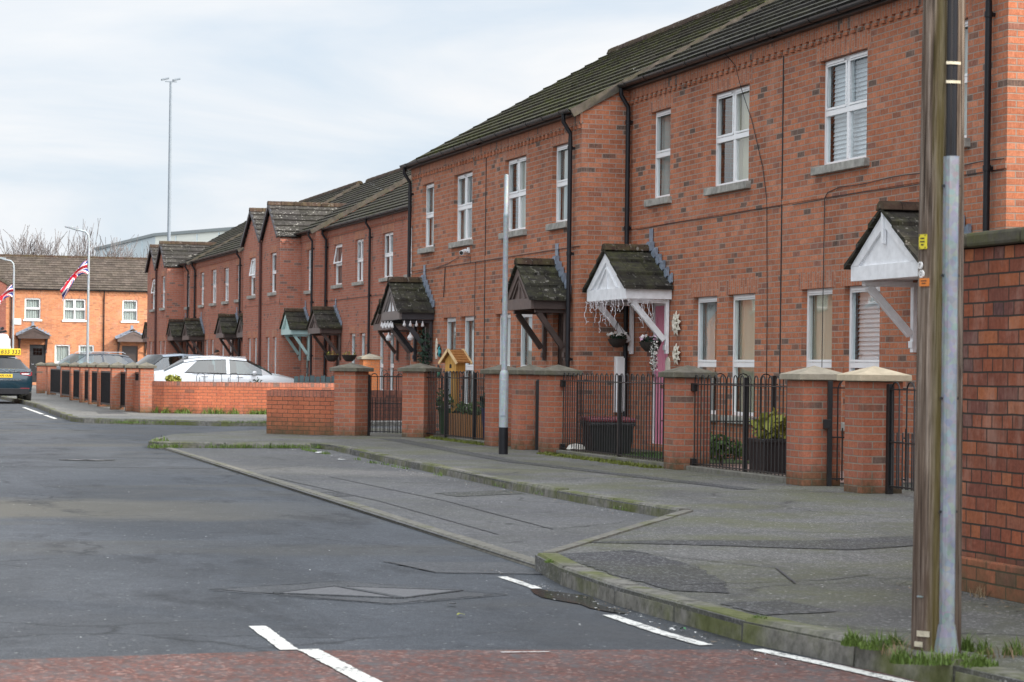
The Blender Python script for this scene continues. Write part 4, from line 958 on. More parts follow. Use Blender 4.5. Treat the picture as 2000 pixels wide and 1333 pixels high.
pillar('middle brick gate pillar of the dark capped cluster, immediately right of the grey column', PX, 33.75)
pillar('brick gate pillar immediately behind the short grey column', PX, 35.25)
pillar('brick gate pillar at the right of the corner gate, before the birdhouse', 9.93, 39.55, R(45), h=1.14)
pillar('brick gate pillar joined to the low corner wall, left of the corner gate', 8.88, 40.30, R(45), h=1.19, z0=-.06)
pillar('sunlit orange brick pillar with pale cap seen over the corner gate', 13.56, 60.6, h=1.42, mat=M_pierlit, cap=M_capg, w=.45)
FG = 'brick gate pillars along the far pavement'
FP = [(7.56, 59.3, 'nearest far side brick pillar, at the left end of the curved wall'), (7.43, 61.0, 'far side brick pillar one step left of the curved wall end'), (7.30, 63.2, 'far side brick pillar two steps left of the curved wall end'),
      (7.44, 67.7, 'far side brick pillar just right of the flag column and its black gate'), (7.60, 71.6, 'far side brick pillar standing behind the flag column'), (7.64, 74.6, 'far side brick pillar just left of the flag column'),
      (7.76, 78.9, 'far side brick pillar left of a black gate leaf'), (8.18, 86.6, 'far side brick pillar with a wide black gate on its right, second from the taxi'), (8.30, 93.4, 'distant brick pillar close to the taxi, right one of two'), (8.20, 97.0, 'distant brick pillar nearest the taxi, left one of two'), (9.3, 106, 'farthest small brick pillar above the taxi boot')]
for x, y, l in FP: pillar(l, x, y, h=1.12, w=.34, capw=.46, group=FG)

def blackgate(label, x, y0, y1, h=1.02, kind='sheet', rz=0, group='black metal gates of the far gardens'):
    o = thing('garden_gate', label, 'gate', (x, y0, 0), rz, group); L = y1 - y0
    b = MB(); b.box(-.02, .02, 0, .05, .05, h); b.box(-.02, .02, L-.05, L, .05, h); b.box(-.02, .02, .05, L-.05, h-.05, h); b.box(-.02, .02, .05, L-.05, .08, .13); b.build('gate_frame', M_iron, o)
    b = MB(); k = int((L-.1)/.1)
    for i in range(k): y = .05 + (L-.1)*(i+.5)/k; b.box(-.012, .012, y-.042, y+.042, .13, h-.05)
    b.build('gate_boards', M_gboard, o)
    return o
blackgate('black boarded gate beside the nearest far side pillar', 7.66, 59.66, 60.98)
blackgate('dark narrow gate between the second and third far side pillars', 7.55, 61.36, 63.18)
blackgate('black boarded gate left of the third far side pillar', 7.52, 63.56, 67.65)
blackgate('wide black boarded gate just right of the flag column', 7.68, 68.1, 71.5, 1.0)
blackgate('dark gate just left of the flag column base', 7.78, 72.0, 74.5)
blackgate('black gate leaf two pillars left of the flag column', 7.86, 75.0, 78.8)
blackgate('wide black gate near the parked taxi', 8.2, 79.3, 86.4, 1.0)
blackgate('thin dark gate behind the taxi corner', 8.4, 87.0, 93.1)

def brickwall(name, label, path, z0, z1, t, mat, cop=M_coping, coph=.11, group=None):
    o = thing(name, label, 'wall', (path[0][0], path[0][1], 0)); ox, oy = path[0]
    P = [Vector((x-ox, y-oy, 0)) for x, y in path]; b = MB(); c = MB(); L = 0
    N = []
    for i, p in enumerate(P):
        d = (P[min(i+1, len(P)-1)] - P[max(i-1, 0)]).normalized(); N.append(Vector((-d.y, d.x, 0)))
    for i in range(len(P)-1):
        l2 = L + (P[i+1]-P[i]).length
        for bb, za, zb, e in ((b, z0, z1-coph, 0), (c, z1-coph+.0005, z1, .004)):
            A0, A1 = P[i]-N[i]*e, P[i+1]-N[i+1]*e; B0, B1 = P[i]+N[i]*(t+e), P[i+1]+N[i+1]*(t+e); Z = lambda q, z: (q.x, q.y, z)
            u = [(L, za), (l2, za), (l2, zb), (L, zb)]
            if bb is c: u = [(zc, s) for s, zc in u]
            bb.poly([Z(A0, za), Z(A1, za), Z(A1, zb), Z(A0, zb)], 0, u); bb.poly([Z(B0, za), Z(B0, zb), Z(B1, zb), Z(B1, za)], 0, [u[0], u[3], u[2], u[1]])
            ut = [(L, 0), (l2, 0), (l2, t), (L, t)]
            if bb is c: ut = [(q, s) for s, q in ut]
            bb.poly([Z(A0, zb), Z(A1, zb), Z(B1, zb), Z(B0, zb)], 0, ut)
            for q, (A, B) in enumerate(((A0, B0), (A1, B1))):
                if (i == 0 and q == 0) or (i == len(P)-2 and q == 1): bb.poly([Z(A, za), Z(A, zb), Z(B, zb), Z(B, za)], 0, [(0, za), (0, zb), (t, zb), (t, za)])
        L = l2
    b.build('brick_face', mat, o); c.build('coping', cop, o)
    return o
# low splayed corner wall, near side of the side road
brickwall('low_brick_wall', 'low mossy brick wall at the near street corner, running left from the corner gate', [(7.56, 41.62), (8.9, 40.33)], -.16, .78, .215, M_lowwall)
# curved wall across the side road
cw = [(7.60, 61.0)] + [(7.60+1.75*(1-math.cos(R(a))), 59.9-1.45*math.sin(R(a))+.15) for a in range(0, 91, 15)] + [(10.6, 58.35), (11.6, 58.45), (12.4, 58.55), (13.0, 58.6)]
brickwall('curved_brick_wall', 'long low brick wall curving round the far corner in front of the white car', cw, -.2, .80, .215, M_wall)
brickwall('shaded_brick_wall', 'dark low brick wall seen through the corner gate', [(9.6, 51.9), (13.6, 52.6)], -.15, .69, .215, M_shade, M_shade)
# old boundary wall at the right
def oldwall():
    o = thing('old_boundary_wall', 'tall old dark red brick wall with mossy coping, right of the timber pole', 'wall', (6.1, 12.35, 0))
    b = MB(); b.box(0, .33, -16, 0, -.1, 1.90); M = b.build('brick_face', M_old, o, bevel=.004)
    b = MB(); y = -16
    while y < 0: l = min(.62, -y+.02); b.box(-.045, .375, y, min(y+l-.006, .02), 1.902 + random.uniform(0, .006), 1.985 + random.uniform(-.008, .008)); y += .62
    b.build('coping', M_mossy, o, bevel=.02)
    b = MB(); b.box(-.04, -.001, -16, .01, -.1, .19); b.build('plinth', M_lowwall, o, bevel=.01)
oldwall()

# ------------------------------------------------------------------ bow top railings and gates
def bowfence(name, label, cat, p, q, h=1.10, z0=.06, posts=(), gap=.105, rails=(.985, .02), mid=None, group=None, r=.0075, hinge=None, dbl=False):
    p, q = Vector((*p, 0)), Vector((*q, 0)); d = q - p; L = d.length; a = math.atan2(d.y, d.x)
    o = thing(name, label, cat, (p.x, p.y, z0), a, group)
    b = MB(); k = max(1, int(L/(2*gap))); g = L/k; bw = g*.5
    for i in range(k):
        x = g*(i+.25); pts = [(x, 0, 0), (x, 0, h-bw/2)] + [(x+bw/2-bw/2*math.cos(R(t)), 0, h-bw/2+bw/2*math.sin(R(t))) for t in (30, 60, 90, 120, 150)] + [(x+bw, 0, h-bw/2), (x+bw, 0, 0)]
        b.tube(pts, r, 6)
        if dbl:
            for e in (.25, .75): xx = x + bw*e*1.0 + (bw if e > .5 else 0)*0; b.tube([(xx, 0, 0), (xx, 0, (mid or .45)+.10)], r, 6)
            b.tube([(x+bw+g*.25, 0, 0), (x+bw+g*.25, 0, (mid or .45)+.10)], r, 6)
    b.build('bow_bars', M_iron, o, smooth=True)
    for z in list(rails) + ([mid] if mid else []):
        b = MB(); b.box(0, L, -.02, .02, z-.007, z+.007); b.build('rail', M_iron, o)
    for x, w in posts:
        b = MB(); b.box(x-w/2, x+w/2, -w/2, w/2, -z0-.04, h-.02); b.build('post', M_iron, o, bevel=.003)
    if hinge:
        for x, z in hinge: b = MB(); b.box(x-.05, x+.03, -.03, .03, z-.05, z+.05); b.build('hinge', M_iron, o, bevel=.004)
    return o
fx = 10.16
GD = 'bow topped black railings between the garden pillars'
bowfence('bow_top_fence', 'bow topped black double gates with centre post, left of the duller sandstone capped pillar', 'gate', (fx, 26.97), (fx, 23.58), posts=[(1.70, .05)], hinge=[(.03, .95), (.03, .03)], group=GD)
bowfence('bow_top_fence', 'bow topped black double gates with centre post, in front of the pink door', 'gate', (fx, 32.3), (fx, 27.46), posts=[(2.55, .05)], hinge=[(.03, .95), (.03, .03)], group=GD)
bowfence('bow_top_fence', 'dense bow topped black railings with two thick posts, in front of the birdhouse', 'fence', (10.0, 40.1), (fx, 35.72), posts=[(1.6, .06), (3.2, .06)], group=GD, gap=.095)
bowfence('bow_top_fence', 'thin bow topped divider railing between the two nearest front gardens', 'fence', (10.35, 28.62), (11.95, 28.62), gap=.14, mid=.5, posts=[(.05, .05), (1.55, .05)], dbl=False, h=1.12)
bowfence('bow_top_fence', 'thin bow topped divider railing beside the black tub with the maroon lid', 'fence', (10.35, 34.3), (11.15, 34.3), gap=.12, mid=.35, posts=[(.03, .05)], h=1.12)
bowfence('bow_top_fence', 'bow topped divider railing behind the birdhouse planter', 'fence', (10.3, 40.9), (11.1, 40.9), gap=.14, mid=.5, posts=[(.03, .05)])
bowfence('garden_gate', 'small open black gate leaf between the two sandstone capped pillars', 'gate', (10.22, 23.08), (11.02, 22.86), gap=.15, mid=.46, posts=[(.02, .05)], hinge=[(.0, .6)], dbl=True, h=1.08, r=.008)
bowfence('garden_gate', 'black bow topped gate with thick hinge post, right of the brightest sandstone cap', 'gate', (10.2, 21.56), (10.24, 20.3), gap=.15, mid=.46, posts=[(.04, .06)], dbl=True, h=1.06, r=.008)
bowfence('garden_gate', 'black bow topped corner gate with tall hoops, between the two turned pillars', 'gate', (9.18, 40.62), (9.92, 39.88), gap=.115, mid=.52, posts=[(.02, .045)], dbl=True, h=1.04, r=.008, hinge=[(.0, .62)])
bowfence('bow_top_fence', 'far bow topped railing right of the sunlit orange pillar', 'fence', (14.05, 60.9), (15.0, 61.0), gap=.14, h=1.15, z0=.0)
bowfence('garden_gate', 'open black gate seen edge on between two dark capped pillars', 'gate', (10.20, 33.70), (11.0, 33.52), gap=.08, mid=.5, posts=[(.02, .07), (.4, .04)], h=1.0)
bowfence('bow_top_fence', 'short bow topped railing on the curved wall beside the white car', 'fence', (9.0, 60.2), (10.3, 60.2), gap=.19, h=1.02, z0=.0)

# ------------------------------------------------------------------ columns and poles
def stub():
    o = thing('lighting_column', 'short grey steel column with black base standing before the brick pillars', 'lamp post', (9.2, 32.0, 0))
    b = MB(); b.lathe([(.066, 0), (.066, .38)], 20); b.build('black_base', M_black, o, smooth=True)
    b = MB(); b.lathe([(.064, .381), (.064, 1.12), (.058, 1.16), (.040, 1.19)], 20); b.build('lower_column', M_post, o, smooth=True)
    b = MB(); b.lathe([(.040, 1.19), (.036, 3.35), (.039, 3.36), (.039, 3.40), (.031, 3.41), (.029, 3.95), (.0, 3.96)], 16); b.build('upper_column', M_post, o, smooth=True)
    b = MB(); u = Vector((-.28, -.96, 0)); s = Vector((.96, -.28, 0))
    M = Matrix(((s.x, u.x, 0, 0), (s.y, u.y, 0, 0), (0, 0, 1, 0), (0, 0, 0, 1)))
    b.box(-.048, .028, .060, .0705, .54, 1.06); b.xf(M); b.build('access_door', M_post, o, bevel=.012)
stub()
def lamppost(label, x, y, H, arm, group='tall grey street lamps with flags'):
    o = thing('street_lamp', label, 'street lamp', (x, y, 0), 0, group)
    b = MB(); b.lathe([(.085, 0), (.085, 1.05), (.07, 1.12), (.05, 1.15)], 16); b.build('lower_column', M_post, o, smooth=True)
    b = MB(); b.tube([(0, 0, 1.14), (0, 0, H-.35), (-.02, 0, H-.15), (-.12, 0, H-.03), (-.30, 0, H), (-arm*.6, 0, H+.03)], [.045, .036, .034, .032, .03, .028], 12); b.build('column_arm', M_post, o, smooth=True)
    b = MB(); b.prism([(-arm*.55, H-.03), (-arm*.55, H+.09), (-arm*.85, H+.11), (-arm*1.25, H+.13), (-arm*1.25, H+.09), (-arm*.8, H+.02)], lambda u, v, w: (u, w, v), -.07, .07)
    b.build('lantern', M_galv, o, bevel=.012)
    return o
lamppost('tall street lamp carrying a union flag, beside the far pillars', 8.15, 77.4, 5.55, .62)
lamppost('tall street lamp carrying a union flag at the far left edge, behind the van', 7.45, 100, 5.5, .62)
def flag(label, x, y, z, seed, sc_=1.0):
    rr = random.Random(seed); nx, ny = 64, 32; b = MB(); V = {}
    W_, H_ = 1.35*sc_, .78*sc_
    for i in range(nx+1):
        for j in range(ny+1):
            u, v = i/nx, j/ny
            # hoist on the pole from z down; fly end sags to the left and bunches
            drop = u**1.1*.98*W_
            xx = -u*W_*.70 - .10*math.sin(v*3.1)*u; zz = -drop*(.62+.2*math.sin(u*2.2)) - v*H_*(1-.62*math.sin(u*3.0+.2)*.75)*(.95)
            yy = .16*math.sin(u*9+v*4+seed)*(.25+u*.6) + .07*math.sin(v*11+u*5)
            V[i, j] = (xx + .03*math.sin(v*9+seed), yy, zz)
    def colr(u, v):
        x_, y_ = (u-.5)*2.0, (v-.5)           # 2:1 field
        if abs(x_) < .10 or abs(y_) < .10: return 1
        if abs(x_) < .167 or abs(y_) < .167: return 2
        d1 = (y_ - x_*.5)/1.118; d2 = (y_ + x_*.5)/1.118
        if -.0 < d1*(1 if x_ > 0 else -1) < .067 or -.067 < d2*(1 if x_ > 0 else -1) < .0: return 1
        if abs(d1) < .10 or abs(d2) < .10: return 2
        return 0
    for i in range(nx):
        for j in range(ny): b.poly([V[i, j], V[i+1, j], V[i+1, j+1], V[i, j+1]], colr((i+.5)/nx, (j+.5)/ny), [(0, 0)]*4)
    o = b.build('union_flag', [M_blue, M_fred, M_fwhite], smooth=True, fix=False); o.location = (x, y, z)
    tag(o, label, 'flag', 'union flags on the street lamps')
flag('union flag hanging from the tall street lamp beside the far pillars', 8.12, 77.36, 4.66, 1.0, .80)
flag('union flag hanging from the street lamp at the far left edge', 7.42, 99.96, 4.55, 2.2, .9)
def mast():
    o = thing('floodlight_mast', 'very tall slim grey floodlight mast against the sky', 'floodlight mast', (27.8, 200.2, 0))
    b = MB(); b.lathe([(.17, 0), (.15, 12), (.10, 25.3), (0, 25.32)], 16); b.build('mast_pole', M_mast, o, smooth=True)
    b = MB(); b.box(-.5, .5, -.05, .05, 25.25, 25.33); b.build('cross_arm', M_mast, o)
    for s in (-1, 1):
        b = MB(); b.box(-.34, .34, -.2, .2, -.07, .07); b.xf(Matrix.Translation((s*.48, 0, 25.5)) @ Matrix.Rotation(-.25, 4, 'Y')); b.build('floodlight', M_mast, o, bevel=.03)
mast()
def pole():
    X, Y = 4.575, 9.17; u = Vector((X, Y, 0)).normalized(); rt = Vector((u.y, -u.x, 0))
    o = thing('timber_pole', 'weathered brown timber utility pole with algae streak, standing at the near kerb', 'utility pole', (X, Y, 0))
    prof = lambda z: .1060 - .0061*z
    b = MB(); n = 40; zs = [-.2, 0, .3, .7, 1.1, 1.5, 2.0, 2.5, 3.0, 4.0, 5.5, 7.2]
    wob = lambda z, t: 1 + .012*math.sin(3*t + z*1.3) + .008*math.sin(7*t - z*2)
    for i in range(len(zs)-1):
        for k in range(n):
            a, c = 2*math.pi*k/n, 2*math.pi*(k+1)/n; P = lambda z, t: (prof(z)*wob(z, t)*math.cos(t), prof(z)*wob(z, t)*math.sin(t), z)
            b.poly([P(zs[i], a), P(zs[i], c), P(zs[i+1], c), P(zs[i+1], a)])
    b.build('timber_shaft', M_wood, o, smooth=True)
    def F(phi, r, z): v = -u*math.cos(phi)*r + rt*math.sin(phi)*r; return Vector((v.x, v.y, z))
    def arcplate(p0, p1, r0, r1, z0, z1, mat, name, k=6):
        b = MB()
        for i in range(k):
            a, c = p0+(p1-p0)*i/k, p0+(p1-p0)*(i+1)/k
            for r_ in (r1,): b.poly([F(a, r_, z0), F(c, r_, z0), F(c, r_, z1), F(a, r_, z1)])
            b.poly([F(a, r0, z1), F(c, r0, z1), F(c, r1, z1), F(a, r1, z1)]); b.poly([F(a, r0, z0), F(c, r0, z0), F(c, r1, z0), F(a, r1, z0)])
        for a in (p0, p1): b.poly([F(a, r0, z0), F(a, r1, z0), F(a, r1, z1), F(a, r0, z1)])
        return b.build(name, mat, o)
    # galvanised capping over the cables
    b = MB(); ph = .40
    for z0, z1 in ((.13, 2.125),):
        c0, c1 = F(ph, prof(z0)+.012, z0), F(ph, prof(z1)+.014, z1); pr = [(-.031, -.03), (-.029, .012), (-.02, .024), (.02, .024), (.029, .012), (.031, -.03)]
        nn = F(ph, 1, 0); ss = Vector((-nn.y, nn.x, 0))
        A = [c0 + ss*p + nn*q for p, q in pr]; B = [c1 + ss*p + nn*q for p, q in pr]
        for k in range(len(pr)-1): b.poly([A[k], A[k+1], B[k+1], B[k]])
        b.poly(B); b.poly(A)
    b.build('steel_capping', M_galv, o)
    b = MB()
    for (z0, w0), (z1, w1) in (((-.03, .056), (.05, .047)), ((.05, .047), (.142, .034))):
        A = [F(ph, prof(0)+.012, z0) + ss*p*w0/.031 + nn*q*(w0/.031)*.8 for p, q in pr]; B = [F(ph, prof(0)+.012, z1) + ss*p*w1/.031 + nn*q*(w1/.031)*.9 for p, q in pr]
        for k in range(len(pr)-1): b.poly([A[k], A[k+1], B[k+1], B[k]])
    b.poly(B); b.build('flared_shoe', M_galv, o)
    for z in (.62, 1.1, 1.62, 2.0):
        for s in (-1, 1): b = MB(); c = F(ph, prof(z)+.008, z) + ss*.036*s; b.lathe([(.0, -.006), (.006, -.005), (.006, .005), (0, .006)], 8); b.xf(Matrix.Translation(c)); b.build('screw', M_iron, o)
    for dx, r_ in ((-.012, .013), (.012, .011), (.003, .009)):
        b = MB(); b.tube([F(ph + dx/.1, prof(z)+.011, z) for z in (2.05, 2.6, 3.2, 4.2, 5.6, 7.0)], r_, 8); b.build('cable', M_black, o, smooth=True)
    for z in (2.44, 2.52, 2.83): arcplate(ph-.28, ph+.28, prof(z)-.004, prof(z)+.027, z-.006, z+.006, M_tin, 'cable_clip')
    def plate(phi, z, w, h, mat, name, rounded=False):
        r_ = prof(z); c = F(phi, r_+.003, z); n2 = F(phi, 1, 0); s2 = Vector((-n2.y, n2.x, 0))
        b = MB()
        pts = [(-w/2, -h/2), (w/2, -h/2), (w/2, h/2), (-w/2, h/2)] if not rounded else [(w/2*math.cos(2*math.pi*k/18), h/2*math.sin(2*math.pi*k/18)) for k in range(18)]
        A = [c + s2*p + Vector((0, 0, q)) + n2*.004 for p, q in pts]; B = [a_ - n2*.006 for a_ in A]
        b.poly(A); b.poly(B[::-1])
        for k in range(len(A)): b.poly([A[k], B[k], B[(k+1) % len(A)], A[(k+1) % len(A)]])
        p = b.build(name, mat, o); return p, c + n2*.0052, n2, s2
    def letters(par, c, n2, s2, txt, size, dz=0):
        cu = bpy.data.curves.new('t', 'FONT'); cu.body = txt; cu.size = size; cu.align_x = 'CENTER'; cu.align_y = 'CENTER'
        t = bpy.data.objects.new('t', cu); me = bpy.data.meshes.new_from_object(t); bpy.data.objects.remove(t)
        Mx = Matrix(((s2.x, 0, n2.x, c.x), (s2.y, 0, n2.y, c.y), (0, 1, 0, c.z+dz), (0, 0, 0, 1))); me.transform(Mx); me.materials.append(M_ink)
        l = bpy.data.objects.new('lettering', me); COL.objects.link(l); l.parent = par
    p, c, n2, s2 = plate(-.86, 1.765, .046, .062, M_yelsign, 'yellow_warning_plate')
    b = MB()
    for zz, ww in ((.014, .026), (.0, .030), (-.013, .018)):
        A = [c + s2*q*ww/2 + Vector((0, 0, zz+e)) for q, e in ((-1, -.003), (1, -.003), (1, .003), (-1, .003))]; b.poly(A)
    for q, e in ((-.018, .026), (.018, .026), (-.018, -.026), (.018, -.026)):
        b.poly([c + s2*(q+.0035*math.cos(k)) + Vector((0, 0, e+.0035*math.sin(k))) for k in (0, 1, 2, 3, 4, 5)])
    b.build('plate_print', M_ink, p)
    p, c, n2, s2 = plate(-1.02, 1.665, .032, .032, M_sillw, 'number_disc', True); letters(p, c, n2, s2, 'P', .024)
    p, c, n2, s2 = plate(-.92, 1.628, .034, .034, M_sillw, 'number_disc', True); letters(p, c, n2, s2, 'D', .024)
    p, c, n2, s2 = plate(-.74, 1.592, .052, .034, M_orsign, 'orange_plate')
    b = MB()
    for zz, ww in ((.006, .032), (-.005, .022)): b.poly([c + s2*q*ww/2 + Vector((0, 0, zz+e)) for q, e in ((-1, -.002), (1, -.002), (1, .002), (-1, .002))])
    b.build('plate_print', M_ink, p)
    plate(-.52, .098, .060, .024, M_tin, 'tin_tag'); plate(-.74, .052, .044, .022, M_tin, 'tin_tag')
    plate(-.70, .255, .030, .006, M_galv, 'metal_staple')
    return o
pole()

# ------------------------------------------------------------------ far background: shed, trees
def shed():
    o = thing('warehouse', 'big pale clad warehouse rising behind the far roofs', 'warehouse', (34.7, 260.7, 0))
    fp = [(-2.6, 36), (0, 0), (15, -39), (60, -20), (55, 50)]; H = 15.6; b = MB()
    for k in range(len(fp)):
        p, q = fp[k], fp[(k+1) % len(fp)]; b.poly([(*p, 0), (*q, 0), (*q, H), (*p, H)], 1 if k == 0 else 0)
    b.poly([(*p, H) for p in fp]); b.build('cladding', [M_shed, M_shedb], o)
    b = MB()
    for k in (0, 1):
        p, q = Vector((*fp[k], H)), Vector((*fp[k+1], H)); b.bar(p, q, .4, .32)
    b.build('roof_trim', M_shedt, o)
    b = MB()
    for k, n in ((0, 5), (1, 9)):
        p, q = Vector((*fp[k], 0)), Vector((*fp[k+1], 0))
        for i in range(1, n): c = p.lerp(q, i/n); b.bar(c + Vector((-.05, -.05, 0)), c + Vector((-.05, -.05, H-.3)), .12, .12)
        for z in (11.6, 8): b.bar(p + Vector((-.05, -.05, z)), q + Vector((-.05, -.05, z)), .08, .08)
    b.build('panel_joints', M_shedb, o)
shed()
def bare_tree(label, x, y, H, seed, spread=.5, stems=4, group='bare winter trees behind the end terrace'):
    rr = random.Random(seed); o = thing('bare_tree', label, 'tree', (x, y, 0), 0, group)
    tk = MB(); cr = MB()
    def grow(p, d, L, r, lev, bld):
        n = 4; pts = [p]; q = p.copy(); dd = d.copy()
        for i in range(n):
            dd = (dd + Vector((rr.uniform(-.16, .16), rr.uniform(-.16, .16), rr.uniform(-.02, .12)))).normalized(); q = q + dd*L/n; pts.append(q.copy())
        rs = [max(.0145, r*(1-.5*i/n)) for i in range(n+1)]
        bld.tube(pts, rs, 5 if lev < 2 else 3, cap=False)
        if lev >= 4: return
        k = rr.randint(3, 4)
        for j in range(k+ (1 if lev in (1, 2) else 0)):
            t = rr.uniform(.35, 1.0) if j else 1.0; idx = min(n, max(1, round(t*n))); a = rr.uniform(0, 6.28); sp = spread*rr.uniform(.6, 1.3)
            nd = (dd + Vector((math.cos(a)*sp, math.sin(a)*sp, rr.uniform(.0, .3)))).normalized()
            grow(pts[idx], nd, L*rr.uniform(.55, .80), rs[idx]*.68, lev+1, cr)
    tk.tube([(0, 0, -.1), (0, 0, H*.10), (.02, .01, H*.17)], [.21, .17, .16], 8)
    for s in range(stems):
        a = 6.28*s/stems + rr.random(); d = Vector((math.cos(a)*spread*.75, math.sin(a)*spread*.75, 1)).normalized()
        grow(Vector((.02, .01, H*.16)), d, H*.32, .10, 1, tk)
    tk.build('trunk', M_bark, o); cr.build('crown', M_bark, o)
for i, (px, y, H, sp, st, lb) in enumerate([(9.6, 150, 10.6, .5, 5, 'bare tree at the left edge above the end terrace roof'), (11.6, 151, 11.6, .5, 5, 'dense bare tree second from the left above the end terrace roof'), (13.4, 150, 11.4, .48, 5, 'wide bare tree just left of the flag lamp'),
        (15.1, 152, 11.3, .5, 5, 'bare tree standing behind the flag lamp head'), (16.6, 150, 11.2, .45, 4, 'slim bare tree just right of the flag lamp'), (18.6, 154, 11.2, .55, 4, 'lone spreading bare tree left of the warehouse corner'), (25.2, 156, 9.9, .5, 3, 'small bare tree before the warehouse, above the red roofs')]):
    bare_tree(lb, px, y, H*.93, 40+i, sp, st)

# ------------------------------------------------------------------ vehicles (local: x forward, rear bumper at x=0, y across, z up)
def car(label, loc, rz, paint, st, wheels, wr=.32, glass=M_cglass, cat='car', rails=None, group=None, name='parked_car', plate=None, taxi=False, pillar=None, handles=()):
    """st: list of (x, half width, z bottom, z belt, z top, roof half width, window flag to next station: '', 's' side glass, 'f' front/rear screen, 'b' both)"""
    o = thing(name, label, cat, loc, rz, group)
    bd = MB(); gl = {}; scr = {}
    def sec(s):
        x, w, z0, zb, zt, wrf, _ = s
        return [(x, 0, z0), (x, w*.80, z0), (x, w*.965, z0+.10), (x, w, z0+.32), (x, w*.99, zb-.14), (x, w*.955, zb), (x, wrf, max(zb+.004, zt-.075)), (x, wrf*.82, zt), (x, 0, zt+.018)]
    S = [sec(s) for s in st]
    for i in range(len(S)-1):
        fl = st[i][6]
        for sgn in (1, -1):
            for k in range(8):
                q = [S[i][k], S[i+1][k], S[i+1][k+1], S[i][k+1]]; q = [(x, y*sgn, z) for x, y, z in q]
                if k == 5 and fl == 's' and i and st[i-1][6] == 'f':      # first side pane: a raked triangle
                    a_, b_, c_, d_ = q; gl.setdefault((sgn, i), MB()).poly([a_, b_, c_]); bd.poly([a_, c_, d_])
                elif k == 5 and fl in ('s', 'b'):
                    gl.setdefault((sgn, i if not (i and st[i-1][6] in ('s', 'b')) else next(j for j in range(i, -1, -1) if j == 0 or st[j-1][6] not in ('s', 'b'))), MB()).poly(q)
                elif k >= 6 and fl in ('f', 'b'): scr.setdefault(i > len(S)//3, MB()).poly(q)
                else: bd.poly(q)
    for e in (0, -1):
        for sgn in (1, -1): bd.poly([(x, y*sgn, z) for x, y, z in S[e]])
    b = bd.build('body', paint, o, smooth=True, ang=32)
    for q in gl.values(): q.build('side_window', glass, o, smooth=True)
    for q, e in scr.items(): e.build('windscreen' if q else 'rear_window', glass, o, smooth=True)
    # pillars and window trim
    for sgn in (1, -1):
        t = MB()
        for i in range(len(st)-1):
            if st[i][6] in ('s', 'b'):
                A, B = S[i], S[i+1]
                for k in (5, 6): t.bar((A[k][0], (A[k][1]+.004)*sgn, A[k][2]), (B[k][0], (B[k][1]+.004)*sgn, B[k][2]), .012, .022)
        t.build('window_trim', M_black, o)
    w0 = max(s[1] for s in st); xs_ = [s[0] for s in st if s[6] in ('s', 'b')]
    for fx_ in (.30, .66):
        for sgn in (1, -1):
            xx = xs_[0] + (xs_[-1]-xs_[0])*fx_; q = MB(); q.box(xx-.26, xx+.25, sgn*.36-.24, sgn*.36+.24, .42, .58); q.bar((xx-.24, sgn*.36, .55), (xx-.36, sgn*.36, 1.05), .46, .13, (1, 0, 0)); q.bar((xx-.36, sgn*.36, 1.05), (xx-.39, sgn*.36, 1.24), .25, .10, (1, 0, 0))
            q.build('seat', M_dark, o, bevel=.03)
    q = MB(); q.box(xs_[0]-.1, xs_[-1]+.45, -w0*.82, w0*.82, .36, .42); q.box(xs_[-1]+.1, xs_[-1]+.5, -w0*.80, w0*.80, .70, .90); q.build('cabin_floor', M_dark, o)
    for sx_ in [st[i+1][0] for i in range(len(st)-1) if st[i][6] == 's' and st[i+1][6] in ('', 's')]:
        for sgn in (1, -1):
            q = MB(); q.bar((sx_+.05, sgn*(w0+.001), .35), (sx_+.05, sgn*(w0*.99+.001), .86), .012, .006, (0, 1, 0)); q.build('door_gap', M_black, o)
    for wx in wheels:
        for sgn in (1, -1):
            a = MB(); a.lathe([(wr*.62, -.10), (wr*.93, -.105), (wr, -.07), (wr, .07), (wr*.93, .105), (wr*.62, .10)], 24); a.xf(Matrix.Translation((wx, sgn*(w0-.115), wr)) @ Matrix.Rotation(R(90), 4, 'X'))
            wh = a.build('wheel', M_tyre, o, smooth=True)
            a = MB(); a.lathe([(0, .07), (wr*.2, .075), (wr*.22, .04), (wr*.58, .06), (wr*.63, .09), (wr*.63, -.09)], 20)
            for k in range(5): t_ = 2*math.pi*k/5; a.bar((0, 0, .07), (wr*.6*math.cos(t_), wr*.6*math.sin(t_), .07), .05, .03)
            a.xf(Matrix.Translation((wx, sgn*(w0-.115), wr)) @ Matrix.Rotation(R(-90*sgn), 4, 'X')); a.build('rim', M_rim, wh, smooth=True)
    for x, z in handles:
        for sgn in (1, -1): a = MB(); a.box(x-.10, x+.10, -.018, .018, z-.014, z+.014); a.xf(Matrix.Translation((0, sgn*(w0*.985), 0))); a.build('door_handle', M_chrome if taxi else paint, o, bevel=.006)
    if rails:
        for sgn in (1, -1): a = MB(); a.tube([(rails[0], sgn*rails[2], rails[3]-.05), (rails[0]+.12, sgn*rails[2], rails[3]+.02), (rails[1]-.12, sgn*rails[2], rails[3]+.02), (rails[1], sgn*rails[2], rails[3]-.05)], .022, 8); a.build('roof_rail', M_rim, o, smooth=True)
    return o
def mirrors(o, x, y, z, mat):
    for s in (1, -1):
        a = MB(); a.lathe([(0, -.11), (.06, -.09), (.085, 0), (.07, .08), (0, .11)], 12); a.xf(Matrix.Translation((x, s*(y+.09), z)) @ Matrix.Rotation(R(90), 4, 'X') @ Matrix.Scale(.8, 4, (0, 1, 0))); a.build('wing_mirror', mat, o, smooth=True)
